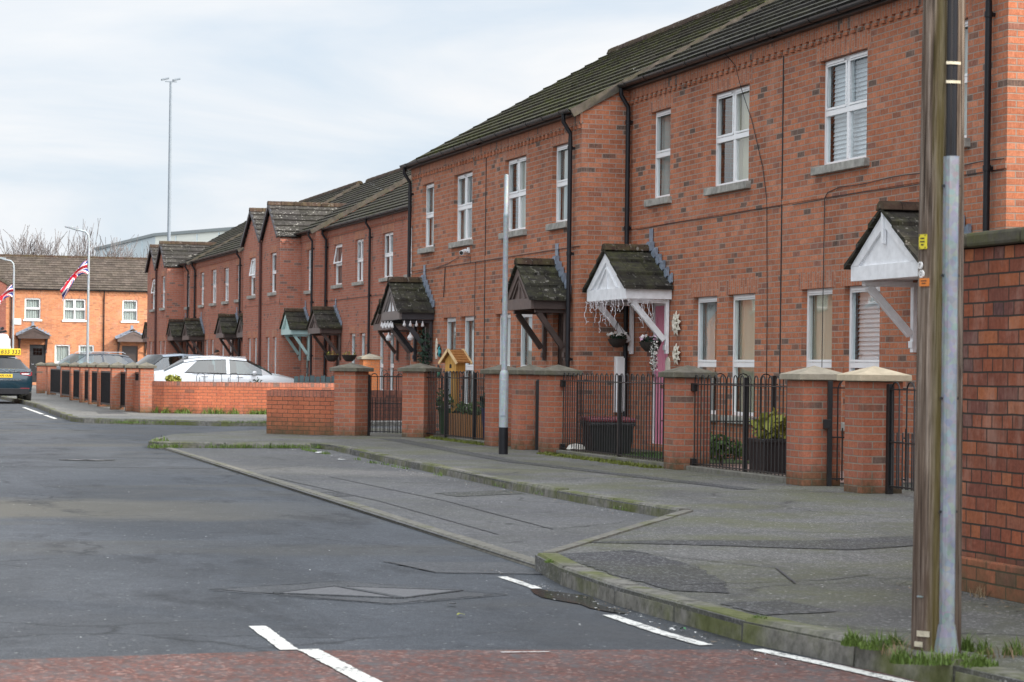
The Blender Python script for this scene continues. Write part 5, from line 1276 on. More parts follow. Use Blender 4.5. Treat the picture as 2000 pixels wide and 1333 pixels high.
SAL = [(0, .70, .38, .86, .90, .60, ''), (.06, .84, .30, .96, 1.00, .70, ''), (.35, .88, .24, 1.00, 1.05, .72, 'f'), (.95, .90, .20, .99, 1.36, .60, 's'), (1.35, .90, .20, .98, 1.43, .58, 's'), (1.48, .90, .20, .98, 1.445, .58, 's'), (2.22, .905, .20, .965, 1.465, .58, ''),
       (2.32, .905, .20, .96, 1.465, .58, 's'), (2.85, .90, .20, .945, 1.425, .57, 'b'), (3.30, .89, .20, .935, 1.20, .60, 'f'), (3.62, .88, .22, .93, 1.00, .66, ''), (3.9, .87, .24, .90, .945, .70, ''), (4.3, .82, .28, .82, .85, .66, ''), (4.52, .70, .32, .68, .70, .55, ''), (4.58, .55, .38, .58, .60, .45, '')]
o = car('white saloon car facing right behind the curved wall', (9.50, 72.0, .0), R(-4), M_cwhite, SAL, (.95, 3.62), handles=((1.55, .88), (2.62, .87)), pillar=(6, 7))
mirrors(o, 3.05, .90, 1.0, M_cwhite)
HAT = [(0, .66, .38, .88, .92, .60, ''), (.05, .82, .30, .98, 1.02, .70, 'f'), (.42, .87, .22, .99, 1.46, .58, ''), (.60, .88, .20, .98, 1.50, .58, 's'), (1.30, .89, .20, .96, 1.53, .58, ''), (1.38, .89, .20, .96, 1.53, .58, 's'), (2.15, .89, .20, .94, 1.50, .57, 'b'), (2.75, .88, .20, .93, 1.15, .60, 'f'), (2.95, .88, .22, .92, 1.00, .68, ''), (3.5, .83, .26, .82, .86, .66, ''), (3.85, .68, .34, .66, .68, .5, '')]
o = car('white hatchback with dark rear window, parked behind the white saloon', (13.55, 77.4, .0), R(180-3), M_cwhite, HAT, (.72, 3.05), glass=M_dglass)
a = MB(); a.lathe([(0, 0), (.09, .01), (.10, .04), (0, .05)], 14); a.xf(Matrix.Translation((.05, -.70, .90)) @ Matrix.Rotation(R(-80), 4, 'Y') @ Matrix.Scale(1.6, 4, (0, 1, 0))); a.build('tail_lamp', M_tail, o, smooth=True)
a = MB(); a.lathe([(0, 0), (.09, .01), (.10, .04), (0, .05)], 14); a.xf(Matrix.Translation((.05, .70, .90)) @ Matrix.Rotation(R(-80), 4, 'Y') @ Matrix.Scale(1.6, 4, (0, 1, 0))); a.build('tail_lamp', M_tail, o, smooth=True)
a = MB(); a.box(.28, .62, -.58, .58, 1.475, 1.51); a.build('roof_spoiler', M_cwhite, o, bevel=.012)
SUV = [(0, .72, .42, .98, 1.02, .62, ''), (.05, .86, .36, 1.06, 1.10, .72, 'f'), (.45, .90, .26, 1.06, 1.52, .60, 's'), (1.0, .91, .25, 1.04, 1.60, .60, 's'), (1.85, .91, .25, 1.02, 1.63, .60, ''), (1.95, .91, .25, 1.02, 1.63, .60, 's'), (2.75, .91, .25, 1.00, 1.58, .59, 'b'), (3.35, .90, .25, .99, 1.22, .62, 'f'), (3.55, .89, .26, .98, 1.06, .70, ''), (4.1, .86, .30, .92, .97, .70, ''), (4.4, .72, .36, .74, .77, .55, '')]
car('silver blue crossover car facing left, behind the white saloon', (13.35, 83.6, .0), R(180+24), M_csilver, [(x*.93, w, a, b_, c*.985, d, e) for x, w, a, b_, c, d, e in SUV], (.8, 3.25), pillar=(4, 5))
car('dark estate car with silver roof rails, behind the flag lamp', (13.75, 111.6, .05), R(180+30), M_cnavy, [(x*1.10, w, a, b_, c*1.03, d, e) for x, w, a, b_, c, d, e in SUV], (.95, 3.8), rails=(.75, 2.75, .60, 1.70))
# taxi seen from behind
TX = [(0, .74, .40, .84, .88, .66, ''), (.06, .88, .30, 1.00, 1.03, .74, ''), (.12, .90, .26, 1.03, 1.07, .76, ''), (.40, .92, .22, 1.03, 1.08, .76, 'f'), (1.05, .93, .20, 1.00, 1.40, .62, 's'), (1.60, .93, .20, .99, 1.46, .60, 's'), (2.35, .93, .20, .98, 1.47, .60, ''), (2.45, .93, .20, .98, 1.47, .60, 's'), (3.05, .92, .20, .97, 1.42, .58, 'b'), (3.75, .90, .22, .95, 1.04, .66, ''), (4.4, .86, .26, .84, .88, .66, ''), (4.75, .68, .34, .66, .68, .5, '')]
T = car('dark teal taxi with yellow roof sign, parked half on the far kerb', (5.47, 77.0, -.055), R(90), M_cteal, TX, (.95, 3.75), wr=.335, taxi=True, glass=M_dglass, name='taxi', cat='taxi')
mirrors(T, 3.1, .93, 1.02, M_cteal)
def text_mesh(txt, size, M, mat, par, name='lettering'):
    cu = bpy.data.curves.new('t', 'FONT'); cu.body = txt; cu.size = size; cu.align_x = 'CENTER'; cu.align_y = 'CENTER'; cu.offset = .003
    t = bpy.data.objects.new('t', cu); me = bpy.data.meshes.new_from_object(t); bpy.data.objects.remove(t); me.transform(M); me.materials.append(mat)
    l = bpy.data.objects.new(name, me); COL.objects.link(l); l.parent = par; return l
RV = Matrix(((0, 0, -1, 0), (-1, 0, 0, 0), (0, 1, 0, 0), (0, 0, 0, 1)))     # text facing local -x, upright, readable from behind
a = MB(); a.box(1.35, 1.55, -.62, .62, 1.52, 1.74); rs = a.build('roof_sign', M_yel, T, bevel=.03)
a = MB(); a.box(1.40, 1.50, -.45, .45, 1.46, 1.53); a.build('roof_sign_foot', M_black, T)
text_mesh('333 333', .19, Matrix.Translation((1.345, -.30, 1.63)) @ RV, M_ink, rs)
text_mesh('028 90', .17, Matrix.Translation((1.345, .33, 1.63)) @ RV, M_ink, rs)
a = MB(); a.tube([(1.344, .005, 1.66), (1.344, -.0, 1.60), (1.344, -.03, 1.585)], .012, 6); a.build('phone_symbol', M_ink, rs)
a = MB(); a.box(-.012, .03, -.26, .26, .80, .915); np_ = a.build('number_plate', M_yel, T, bevel=.004)
text_mesh('DA70 OUE', .095, Matrix.Translation((-.0145, 0, .857)) @ RV, M_ink, np_)
for s in (-1, 1):
    a = MB(); a.prism([(.88, .99), (.50, .955), (.52, .90), (.80, .86), (.885, .88)], lambda u, v, w: (w + (u > .8)*.07, s*u, v), -.005, .06); tl = a.build('tail_lamp', M_tail, T, bevel=.006)
    a = MB(); a.box(-.012, .0, min(s*.55, s*.78), max(s*.55, s*.78), .905, .935); a.build('lamp_strip', M_lamp, tl)
    a = MB(); a.box(-.01, .05, min(s*.52, s*.80), max(s*.52, s*.80), .44, .47); a.build('reflector', M_tail, T)
a = MB(); a.box(-.008, .03, -.88, .88, .985, 1.0); a.build('boot_chrome_strip', M_chrome, T)
a = MB(); a.box(-.012, .03, -.55, .55, .72, .735); a.build('boot_trim', M_chrome, T)
a = MB(); a.box(-.02, .2, -.80, .80, .26, .46); a.build('rear_diffuser', M_black, T, bevel=.02)
a = MB()
for k in range(5): y = .35 - k*.165; a.box(.04, .062, y-.028, y+.028, 1.035, 1.062)
a.build('badge_lettering', M_chrome, T)
# white van with roof rack
V = thing('white_van', 'white panel van with black roof ladder, cut by the left edge of the photo', 'van', (5.60, 88, -.1), R(90))
a = MB(); P8 = [(-.98, .3), (-1.0, .9), (-.96, 1.5), (-.80, 2.30), (-.70, 2.38), (.70, 2.38), (.80, 2.30), (.96, 1.5), (1.0, .9), (.98, .3)]
a.prism(P8, lambda u, v, w: (w, u, v), 0, 4.6); a.build('body', M_cwhite, V, bevel=.04)
a = MB(); a.prism([(-.9, .35), (-.95, .9), (-.90, 1.35), (.90, 1.35), (.95, .9), (.9, .35)], lambda u, v, w: (w, u, v), 4.6, 5.5); a.build('bonnet', M_cwhite, V, bevel=.05)
for s in (-1, 1):
    a = MB(); a.box(-.03, .0, min(s*.03, s*.86), max(s*.03, s*.86), .5, 2.2); rd = a.build('rear_door', M_cwhite, V, bevel=.012)
    a = MB(); a.tube([(-.09, s*-.0-.52 if s < 0 else .1, z) for z in (.9, 2.45)], .018, 6) if s > 0 else None
    for wx in (.8, 4.5):
        a = MB(); a.lathe([(0, -.1), (.33, -.1), (.35, 0), (.33, .1), (0, .1)], 20); a.xf(Matrix.Translation((wx, s*.88, .35)) @ Matrix.Rotation(R(90), 4, 'X')); a.build('wheel', M_tyre, V, smooth=True)
a = MB()
for y in (-.42, -.10): a.bar((-.07, y, .8), (-.07, y, 2.55), .03, .03, (1, 0, 0))
for k in range(6): a.bar((-.07, -.42, .95+k*.28), (-.07, -.10, .95+k*.28), .025, .025)
a.build('ladder', M_black, V)
a = MB()
for x in (.3, 1.6, 2.9): a.bar((x, -.75, 2.46), (x, .75, 2.46), .05, .05)
for y in (-.7, .7): a.bar((.1, y, 2.5), (3.2, y, 2.5), .04, .04)
a.tube([(.3, -.6, 2.58), (3, -.6, 2.58)], .06, 8); a.build('roof_rack', M_black, V)
text_mesh('S', .34, Matrix.Translation((-.032, -.31, 1.12)) @ RV, M_ink, V)

# ------------------------------------------------------------------ person behind the silver car
def person():
    pts = {'pelvis': (0, 0, .95), 'waist': (-.05, 0, 1.08), 'chest': (-.17, 0, 1.30), 'neck0': (-.27, 0, 1.46), 'neck': (-.33, 0, 1.50),
           'hipL': (.0, .10, .92), 'kneeL': (-.06, .12, .50), 'ankL': (.05, .12, .09), 'toeL': (-.12, .13, .04), 'hipR': (.0, -.10, .92), 'kneeR': (-.02, -.12, .50), 'ankR': (.08, -.12, .09), 'toeR': (-.09, -.13, .04),
           'shL': (-.23, .19, 1.42), 'elL': (-.30, .25, 1.14), 'wrL': (-.48, .18, .98), 'shR': (-.23, -.19, 1.42), 'elR': (-.32, -.25, 1.14), 'wrR': (-.50, -.18, .98)}
    rad = dict(pelvis=.15, waist=.135, chest=.16, neck0=.08, neck=.055, hipL=.10, kneeL=.065, ankL=.045, toeL=.04, hipR=.10, kneeR=.065, ankR=.045, toeR=.04, shL=.075, elL=.05, wrL=.032, shR=.075, elR=.05, wrR=.032)
    ed = [('pelvis', 'waist'), ('waist', 'chest'), ('chest', 'neck0'), ('neck0', 'neck')] + [(a+s, b+s) for s in 'LR' for a, b in (('hip', 'knee'), ('knee', 'ank'), ('ank', 'toe'), ('sh', 'el'), ('el', 'wr'))] + [('pelvis', 'hipL'), ('pelvis', 'hipR'), ('chest', 'shL'), ('chest', 'shR')]
    # hands: five fingers each
    for s, q in (('L', 1), ('R', -1)):
        w = Vector(pts['wr'+s]); pts['palm'+s] = tuple(w + Vector((-.07, 0, -.04))); rad['palm'+s] = .03; ed.append(('wr'+s, 'palm'+s))
        for f, (dy, l) in enumerate(((-.03, .06), (-.012, .075), (.008, .07), (.026, .055))):
            a, b_ = f'f{s}{f}', f'g{s}{f}'; pts[a] = tuple(w + Vector((-.07-l*.55, dy, -.05))); pts[b_] = tuple(w + Vector((-.07-l*.8, dy, -.05-l*.6))); rad[a] = rad[b_] = .009; ed += [('palm'+s, a), (a, b_)]
        pts['t'+s] = tuple(w + Vector((-.05, -.045*q, -.05))); rad['t'+s] = .010; ed.append(('palm'+s, 't'+s))
    nm = list(pts); me = bpy.data.meshes.new('person'); me.from_pydata([pts[k] for k in nm], [(nm.index(a), nm.index(b_)) for a, b_ in ed], [])
    o = bpy.data.objects.new('person', me); COL.objects.link(o); sk = o.modifiers.new('skin', 'SKIN'); sk.use_smooth_shade = True
    for i, k in enumerate(nm): me.skin_vertices[0].data[i].radius = (rad[k], rad[k]); me.skin_vertices[0].data[i].use_root = (k == 'pelvis')
    su = o.modifiers.new('s', 'SUBSURF'); su.levels = su.render_levels = 1; me.materials.append(M_navy)
    o.location = (13.35, 86.2, 0.10); o.rotation_euler = (0, 0, R(152))
    tag(o, 'person with short dark hair and a dark jacket stooping behind the silver car', 'person')
    a = MB(); a.lathe([(0, -.125), (.045, -.115), (.068, -.07), (.082, 0), (.085, .04), (.07, .09), (.04, .115), (0, .122)], 16)
    a.box(-.115, -.08, -.014, .014, -.035, .01); a.box(-.090, -.076, -.03, .03, -.068, -.058)
    for s in (-1, 1): a.box(-.02, .02, s*.083-.008, s*.083+.008, -.03, .03); 
    Mh = Matrix.Translation((-.44, 0, 1.56)) @ Matrix.Rotation(R(-38), 4, 'Y')
    a.xf(Mh); a.build('head', M_skin, o, smooth=True)
    a = MB(); a.lathe([(.083, -.02), (.092, .04), (.078, .10), (.045, .13), (0, .138)], 14); a.xf(Mh @ Matrix.Translation((.018, 0, 0))); a.build('hair', M_hair, o, smooth=True)
    a = MB()
    for s in (-1, 1): a.box(-.082, -.074, s*.030-.011, s*.030+.011, .0, .012)
    a.xf(Mh); a.build('eyes', M_ink, o)
person()

# ------------------------------------------------------------------ garden things
def blob_leaves(b, c, r, n, size, rr, flat=1.0, mats=1, up=.3):
    for _ in range(n):
        while True:
            q = Vector((rr.uniform(-1, 1), rr.uniform(-1, 1), rr.uniform(-1, 1)))
            if q.length <= 1 and q.length > .25: break
        p = Vector(c) + Vector((q.x*r, q.y*r, q.z*r*flat)); a = Vector((rr.uniform(-1, 1), rr.uniform(-1, 1), rr.uniform(-.4, 1)+up)).normalized(); t = a.cross(Vector((rr.uniform(-1, 1), rr.uniform(-1, 1), rr.uniform(-1, 1)))).normalized()
        s = size*rr.uniform(.6, 1.3); w = a.cross(t)*s*.45
        b.poly([p - t*s, p + w, p + t*s, p - w], rr.randrange(mats))
def grass(name, spots, n, h, mat, seed, w=.006, lean=.9):
    rr = random.Random(seed); b = MB()
    for (x, y, z, rx, ry) in spots:
        for _ in range(n):
            a = rr.uniform(0, 6.28); d = math.sqrt(rr.random()); px, py = x+rx*d*math.cos(a), y+ry*d*math.sin(a); hh = h*rr.uniform(.25, 1.25)*(1.15-d*.7); an = rr.uniform(0, 6.28); le = lean*rr.uniform(.1, 1)*hh
            dx, dy = math.cos(an), math.sin(an); ww = w*rr.uniform(.6, 1.4); sx, sy = -dy*ww, dx*ww
            m1 = (px+dx*le*.35, py+dy*le*.35, z+hh*.6); tp = (px+dx*le, py+dy*le, z+hh*.98)
            b.poly([(px-sx, py-sy, z), (px+sx, py+sy, z), (m1[0]+sx*.8, m1[1]+sy*.8, m1[2]), (m1[0]-sx*.8, m1[1]-sy*.8, m1[2])]); b.poly([(m1[0]-sx*.8, m1[1]-sy*.8, m1[2]), (m1[0]+sx*.8, m1[1]+sy*.8, m1[2]), tp])
    o = b.build(name, mat, fix=False); o['kind'] = 'stuff'; return o
grass('grass', [(4.42, 9.42, 0, .09, .07), (4.36, 9.55, 0, .05, .05), (4.47, 9.36, 0, .05, .05)], 220, .085, M_grass, 3, .0028)
grass('grass', [(4.40, 8.88, 0, .10, .06), (4.52, 8.86, 0, .07, .05), (4.30, 8.93, 0, .05, .05), (4.56, 8.74, 0, .08, .05)], 190, .075, M_grass, 4, .0028)
grass('grass', [(4.80, 9.16, 0, .03, .05), (4.78, 9.28, 0, .02, .05), (4.92, 9.10, 0, .07, .03), (5.0, 9.05, 0, .05, .04)], 120, .085, M_grass, 5, .0026)
grass('dry_weeds', [(4.42, 9.2, 0, .09, .08), (4.86, 9.02, 0, .16, .05)], 60, .09, M_dry, 6, .002, 1.6)
grass('dry_weeds', [(6.02, 12.1, 0, .06, .10), (6.0, 11.5, 0, .05, .08)], 40, .10, M_dry, 7, .002, 1.8)
grass('kerb_weeds', [(4.33, 10.55, .012, .04, .05), (4.30, 13.9, .01, .03, .03)], 90, .03, M_grass, 8, .002)
rr = random.Random(5)
grass('kerb_weeds', [(7.02+rr.uniform(-.03, .03), rr.uniform(19.3, 36), -.07, .03, .25) for _ in range(26)], 40, .06, M_grass, 9, .003)
grass('kerb_weeds', [(rr.uniform(5.0, 7.4), 36.3, -.07, .25, .03) for _ in range(14)] + [(4.9, 36.6, -.08, .12, .2), (7.42, 36.2, -.07, .08, .08), (4.98, 36.95, -.02, .1, .2), (5.1, 37.4, 0, .15, .2)], 60, .09, M_grass, 10, .004)
grass('kerb_weeds', [(rr.uniform(6.0, 8.0), 51.3+rr.uniform(-.2, .4)-(rr.uniform(0, .2)), -.06, .3, .08) for _ in range(10)] + [(8.3+k*.3, 50.45+k*.1, -.03, .2, .08) for k in range(5)], 45, .08, M_grass, 11, .005)
grass('wall_foot_weeds', [(x, y-.10, 0, .16, .06) for x, y in [(7.80, 59.5), (7.98, 59.25), (8.2, 59.05), (8.5, 58.85), (8.62, 58.8), (9.15, 58.55), (9.3, 58.5), (9.42, 58.5), (9.75, 58.45), (10.25, 58.4), (10.5, 58.4), (10.62, 58.4), (10.8, 58.4), (11.0, 58.4), (11.4, 58.4), (11.6, 58.4)]], 70, .19, M_grass, 12, .007)
grass('fence_foot_moss', [(10.0, 39.2-k*.42, 0, .12, .25) for k in range(9)] + [(9.85, 32.0-k*.4, 0, .14, .22) for k in range(12)], 190, .05, M_moss, 13, .006)
grass('artificial_turf', [(11.1, 29.6+k*.5, .012, .7, .35) for k in range(6)], 500, .03, M_lawn, 14, .004)

def basket(label, x, y, z, r, rnd, trail=False, dead=False):
    rr = random.Random(rnd); o = thing('hanging_basket', label, 'hanging basket', (x, y, z))
    b = MB(); b.lathe([(0, -r*.85), (r*.45, -r*.78), (r*.82, -r*.40), (r, 0), (r*1.03, .01), (r*.9, .0), (0, -.02)], 18); b.build('bowl', M_basket, o, smooth=True)
    b = MB()
    for k in range(3): a = 2*math.pi*k/3; b.tube([(r*math.cos(a), r*math.sin(a), 0), (0, 0, r*1.9)], .004, 4)
    b.build('chain', M_iron, o)
    b = MB(); blob_leaves(b, (0, 0, .03), r*.95, 140 if not dead else 50, .035, rr, .45); b.build('leaves', M_leafd if not dead else M_leafy, o, fix=False)
    if not dead:
        f = MB()
        for k in range(22):
            a = rr.uniform(0, 6.28); d = r*math.sqrt(rr.random())*1.05; c = Vector((d*math.cos(a), d*math.sin(a), .05+rr.uniform(0, .06)))
            n_ = Vector((rr.uniform(-1, .2), rr.uniform(-1, .2), .6)).normalized(); t = n_.cross(Vector((0, 0, 1))).normalized(); s = n_.cross(t); m_ = 1 if (rr.random() < .4 and trail) else 0
            for j in range(5):
                q = 2*math.pi*j/5; e = t*math.cos(q) + s*math.sin(q); g = t*math.cos(q+.5) + s*math.sin(q+.5); h = t*math.cos(q-.5) + s*math.sin(q-.5); f.poly([c, c+g*.022, c+e*.034, c+h*.022], m_)
        f.build('flowers', [M_wpetal, M_ppetal], o, fix=False)
    if trail:
        f = MB()
        for k in range(340):
            tt = rr.random(); c = Vector((.05*rr.uniform(-1, 1), -r*1.0+.085*rr.uniform(-1, 1)*(1-tt*.4), .02-tt*.42)); a = Vector((rr.uniform(-1, 1), rr.uniform(-1, 1), rr.uniform(-1, 1))).normalized(); t = a.cross(Vector((.3, .2, 1))).normalized(); s = .014
            f.poly([c-t*s, c+a.cross(t)*s, c+t*s, c-a.cross(t)*s], 0 if rr.random() < .62 else 1)
        f.build('trailing_flowers', [M_wpetal, M_leafd], o, fix=False)
basket('dark hanging basket of white pansies under the left bracket of the white porch', 11.70, 34.40, 1.68, .15, 1)
basket('hanging basket of pink and white flowers with a white trailing plant, before the pink door', 11.74, 33.0, 1.62, .165, 2, True)
basket('withered brown hanging basket left of the far ground floor windows', 14.4, 66.2, 1.55, .22, 3, dead=True)
basket('dark hanging basket under the brown porch beyond the mint porch', 14.35, 68.4, 1.55, .22, 4, dead=True)
basket('dark hanging basket by the porch of the flat fronted far house', 13.7, 86.0, 1.45, .22, 8, dead=True)
def ornament(label, y, z, r, rnd):
    rr = random.Random(rnd); o = thing('flower_ornament', label, 'wall ornament', (11.985, y, z)); b = MB()
    for ring, (k, l, off) in enumerate(((9, r, -.008), (7, r*.62, -.03))):
        for j in range(k):
            a = 2*math.pi*j/k + ring*.3; e = (math.sin(a), math.cos(a)); t = (math.cos(a), -math.sin(a)); P = lambda d, w, x: (x, e[0]*d + t[0]*w, e[1]*d + t[1]*w)
            w = l*.23; q = [P(l*.08, -w*.5, off), P(l*.6, -w, off-.03), P(l, 0, off-.012), P(l*.6, w, off-.03), P(l*.08, w*.5, off)]
            b.poly(q); b.poly([(x+.012, yy, zz) for x, yy, zz in q][::-1])
            for m_ in range(5): p0, p1 = q[m_], q[(m_+1) % 5]; b.poly([p0, p1, (p1[0]+.012, p1[1], p1[2]), (p0[0]+.012, p0[1], p0[2])])
    b.build('petals', M_petal, o, bevel=.003)
    b = MB(); b.lathe([(0, .02), (r*.14, .012), (r*.16, 0)], 12); b.xf(Matrix.Translation((-.03, 0, 0)) @ Matrix.Rotation(R(-90), 4, 'Y')); b.build('flower_centre', M_petal, o, smooth=True)
ornament('upper cream metal flower fixed to the wall right of the white porch', 32.52, 1.90, .19, 1)
ornament('lower smaller cream metal flower fixed to the wall right of the white porch', 32.50, 1.45, .165, 2)
def plaque(label, X, y, z, w, h, mat, txt=None):
    o = thing('house_plaque', label, 'plaque', (X, y, z)); b = MB()
    pr = [(-w/2, -h/2), (w/2, -h/2), (w/2, h*.25), (w*.3, h*.42), (0, h/2), (-w*.3, h*.42), (-w/2, h*.25)]
    b.prism(pr, lambda u, v, q: (q, u, v), -.02, -.001); b.build('plate', mat, o, bevel=.004)
    b = MB(); b.prism([(u*.8, v*.82) for u, v in pr], lambda u, v, q: (q, u, v), -.024, -.0205); b.build('raised_panel', mat, o)
plaque('small cream arched house plaque beside the pink door', 12.0, 32.92, 1.28, .18, .27, M_petal)
plaque('narrow cream house plaque right of the charcoal porch', 11.2, 43.62, 1.58, .12, .40, M_petal)
def lizard(label, X, y, z, mat):
    o = thing('wall_decoration', label, 'wall ornament', (X, y, z)); b = MB()
    b.lathe([(0, .11), (.055, .08), (.085, 0), (.06, -.08), (0, -.11)], 12); b.xf(Matrix.Scale(.35, 4, (1, 0, 0))); b.build('shell', mat, o, smooth=True)
    b = MB(); b.tube([(-.01, 0, .09), (-.015, .02, .15)], [.03, .012], 8)
    b.build('head', M_iron, o, smooth=True)
    for s, zz in ((-1, .05), (1, .05), (-1, -.06), (1, -.06)): b = MB(); b.tube([(-.01, s*.06, zz), (-.012, s*.11, zz+.02)], .014, 6); b.build('leg', M_iron, o, smooth=True)
lizard('turquoise tortoise shaped wall decoration above the birdhouse', 11.18, 43.35, 1.52, M_teal)
lizard('green tortoise shaped wall decoration left of the birdhouse', 11.18, 43.38, 1.12, plain('green_glaze', (.03, .22, .12), .3))
# birdhouse on a post
def birdhouse():
    o = thing('birdhouse', 'golden varnished wooden birdhouse on a post behind dense black railings', 'birdhouse', (10.62, 40.05, 0), R(37))
    b = MB(); b.box(-.05, .05, -.05, .05, 0, 1.16); b.build('post', M_pine, o, bevel=.005)
    w, d, z0, z1, pk = .135, .12, 1.15, 1.35, 1.52
    b = MB(); b.box(-w, w, -d, d, z0, z1); b.prism([(-d, z1+.001), (d, z1+.001), (0, pk-.03)], lambda u, v, q: (q, u, v), -w, w)
    for k in range(1, 4): z = z0 + (z1-z0)*k/4; b.box(-w-.002, w+.002, -d-.002, d+.002, z-.004, z+.0)
    b.build('walls', M_pine, o)
    b = MB(); n = 5
    for s in (-1, 1):
        for k in range(n):
            P = lambda u, h: (s*(d+.06)*(1-u), z1-.05 + (pk-z1+.05)*u + h); a, c = P(k/n, .028), P((k+1)/n+.02, .012); a2, c2 = P(k/n, .0), P((k+1)/n, -.01)
            b.prism([a, c, c2, a2], lambda u, v, q: (q, u, v), -w-.065, w+.065)
    b.build('shingled_roof', M_pined, o)
    for e in (-1, 1):
        b = MB()
        for s in (-1, 1): b.bar((e*(w+.08), s*(d+.08), z1-.062), (e*(w+.08), 0, pk+.02), .042, .026, (1, 0, 0))
        b.build('barge_board', M_pinel, o)
    b = MB(); b.tube([(-w-.006, 0, z0+.11), (-w+.01, 0, z0+.11)], .022, 12); b.box(-w-.006, -w+.004, -.022, .022, z0+.06, z0+.11); b.build('entrance_hole', M_ink, o)
birdhouse()
def planter():
    o = thing('wooden_planter', 'slatted wooden planter with small plants behind the birdhouse railings', 'planter', (10.72, 39.3, 0)); b = MB()
    for s in (-1, 1):
        for k in range(12): y = -1.0 + 2.0*k/11; b.box(s*.22-.012, s*.22+.012, y-.07, y+.07, .02, .42)
    for s in (-1, 1):
        for k in range(3): x = -.15+.15*k; b.box(x-.065, x+.065, s*1.06-.012, s*1.06+.012, .02, .42)
    b.build('slats', M_pined, o)
    b = MB(); b.box(-.2, .2, -1.04, 1.04, .3, .37); b.build('soil', M_soil, o)
    b = MB(); rr = random.Random(4); blob_leaves(b, (0, -.3, .5), .2, 120, .05, rr, .7); b.build('plant', M_leaf, o, fix=False); b = MB(); blob_leaves(b, (0, .7, .5), .18, 90, .05, rr, .7); b.build('plant', M_leaf, o, fix=False)
planter()
def pot(label, x, y, h, r, mat, leaf, rnd, plant=.3, n=160, sz=.06):
    o = thing('plant_pot', label, 'plant pot', (x, y, .012)); b = MB(); b.lathe([(0, 0), (r*.72, 0), (r, h), (r*1.06, h), (r*1.06, h+.03), (r*.9, h+.03), (r*.88, h-.03), (0, h-.03)], 18); b.build('pot', mat, o, smooth=True)
    b = MB(); blob_leaves(b, (0, 0, h+plant*.45), plant*.6, n, sz, random.Random(rnd), 1.0); b.build('foliage', leaf, o, fix=False)
pot('green leafy potted plant left of the birdhouse post', 10.5, 40.2, .45, .14, plain('green_pot', (.03, .12, .04), .4), M_leaf, 3, .4)
pot('dark blue pot right of the birdhouse post', 10.75, 38.2, .5, .16, plain('blue_pot', (.02, .03, .09), .3), M_leafd, 5, .3)
def tub(label, x, y, w, d, h, mat, lid=None, rz=0, plant=None):
    o = thing('garden_tub', label, 'storage tub', (x, y, .012), rz); b = MB()
    A = [(-w*.44, -d*.44, 0), (w*.44, -d*.44, 0), (w*.44, d*.44, 0), (-w*.44, d*.44, 0)]; B = [(-w/2, -d/2, h), (w/2, -d/2, h), (w/2, d/2, h), (-w/2, d/2, h)]
    for k in range(4): b.poly([A[k], A[(k+1) % 4], B[(k+1) % 4], B[k]])
    b.poly(A); b.box(-w/2-.025, w/2+.025, -d/2-.025, d/2+.025, h, h+.05); b.build('tub_body', mat, o, bevel=.012)
    if lid: b = MB(); b.box(-w/2-.03, w/2+.03, -d/2-.03, d/2+.03, h+.055, h+.115); b.build('lid', lid, o, bevel=.02)
    if plant: b = MB(); blob_leaves(b, (0, 0, h+.16), .28, 130, .09, random.Random(9), .7); b.build('foliage', plant, o, fix=False)
tub('black storage tub with a maroon lid behind the pink door gates', 10.85, 32.3, .62, 1.25, .40, M_bin, M_maroon, R(-12))
tub('black square planter tub with yellow green leaves behind the double gates', 10.75, 25.9, .42, .52, .36, M_bin, None, 0, M_leafy)
def bush(label, x, y, z, r, n, mat, rnd, sz=.06, name='shrub'):
    o = thing(name, label, 'shrub', (x, y, z)); b = MB(); rr = random.Random(rnd)
    for k in range(5): a = rr.uniform(0, 6.28); b.tube([(0, 0, 0), (r*.4*math.cos(a), r*.4*math.sin(a), r*.8)], [.012, .006], 5)
    b.build('stems', M_bark, o); b = MB()
    for k in range(6): blob_leaves(b, (rr.uniform(-.6, .6)*r, rr.uniform(-.6, .6)*r, r*rr.uniform(.5, 1.2)), r*.5, n//6, sz, rr, .8)
    b.build('foliage', mat, o, fix=False)
bush('low variegated shrub in the garden right of the mossy capped pillar', 10.95, 28.0, .01, .28, 260, M_leaf, 3)
bush('yellow green shrub at the left end of the curved wall', 8.6, 60.9, .6, .24, 300, M_leafy, 4, .07)
bush('thin leggy weeds growing behind the middle of the curved wall', 10.6, 60.0, .55, .26, 70, M_leafd, 6, .05)
def wedge_fence():
    o = thing('picket_fence', 'low dark teal wooden fence panel right of the white car', 'fence', (13.25, 68.5, 0)); b = MB()
    for k in range(11): b.box(k*.16, k*.16+.13, -.015, .015, 0, .92 + .03*(k % 2))
    b.build('boards', M_tealf, o)
    for z in (.25, .7): b = MB(); b.box(0, 1.75, .016, .05, z, z+.07); b.build('rail', M_tealf, o)
wedge_fence()
b = MB(); b.lathe([(0, -.09), (.09, -.05), (.12, 0), (.09, .07), (0, .1)], 14); o = b.build('pale_stone', M_pebble, smooth=True); o.location = (10.25, 31.9, .08); o.scale = (1.2, 1, .8); tag(o, 'pale round stone at the foot of the railings by the black tub', 'stone')
b = MB(); b.box(-.07, .09, -.10, .0, .55, 1.42); b.box(-.06, .08, -.112, -.101, .57, 1.40); o = b.build('meter_box', M_white, bevel=.01); o.location = (11.84, 34.752, 0); tag(o, 'white meter box on the wall behind the black downpipe', 'meter box')
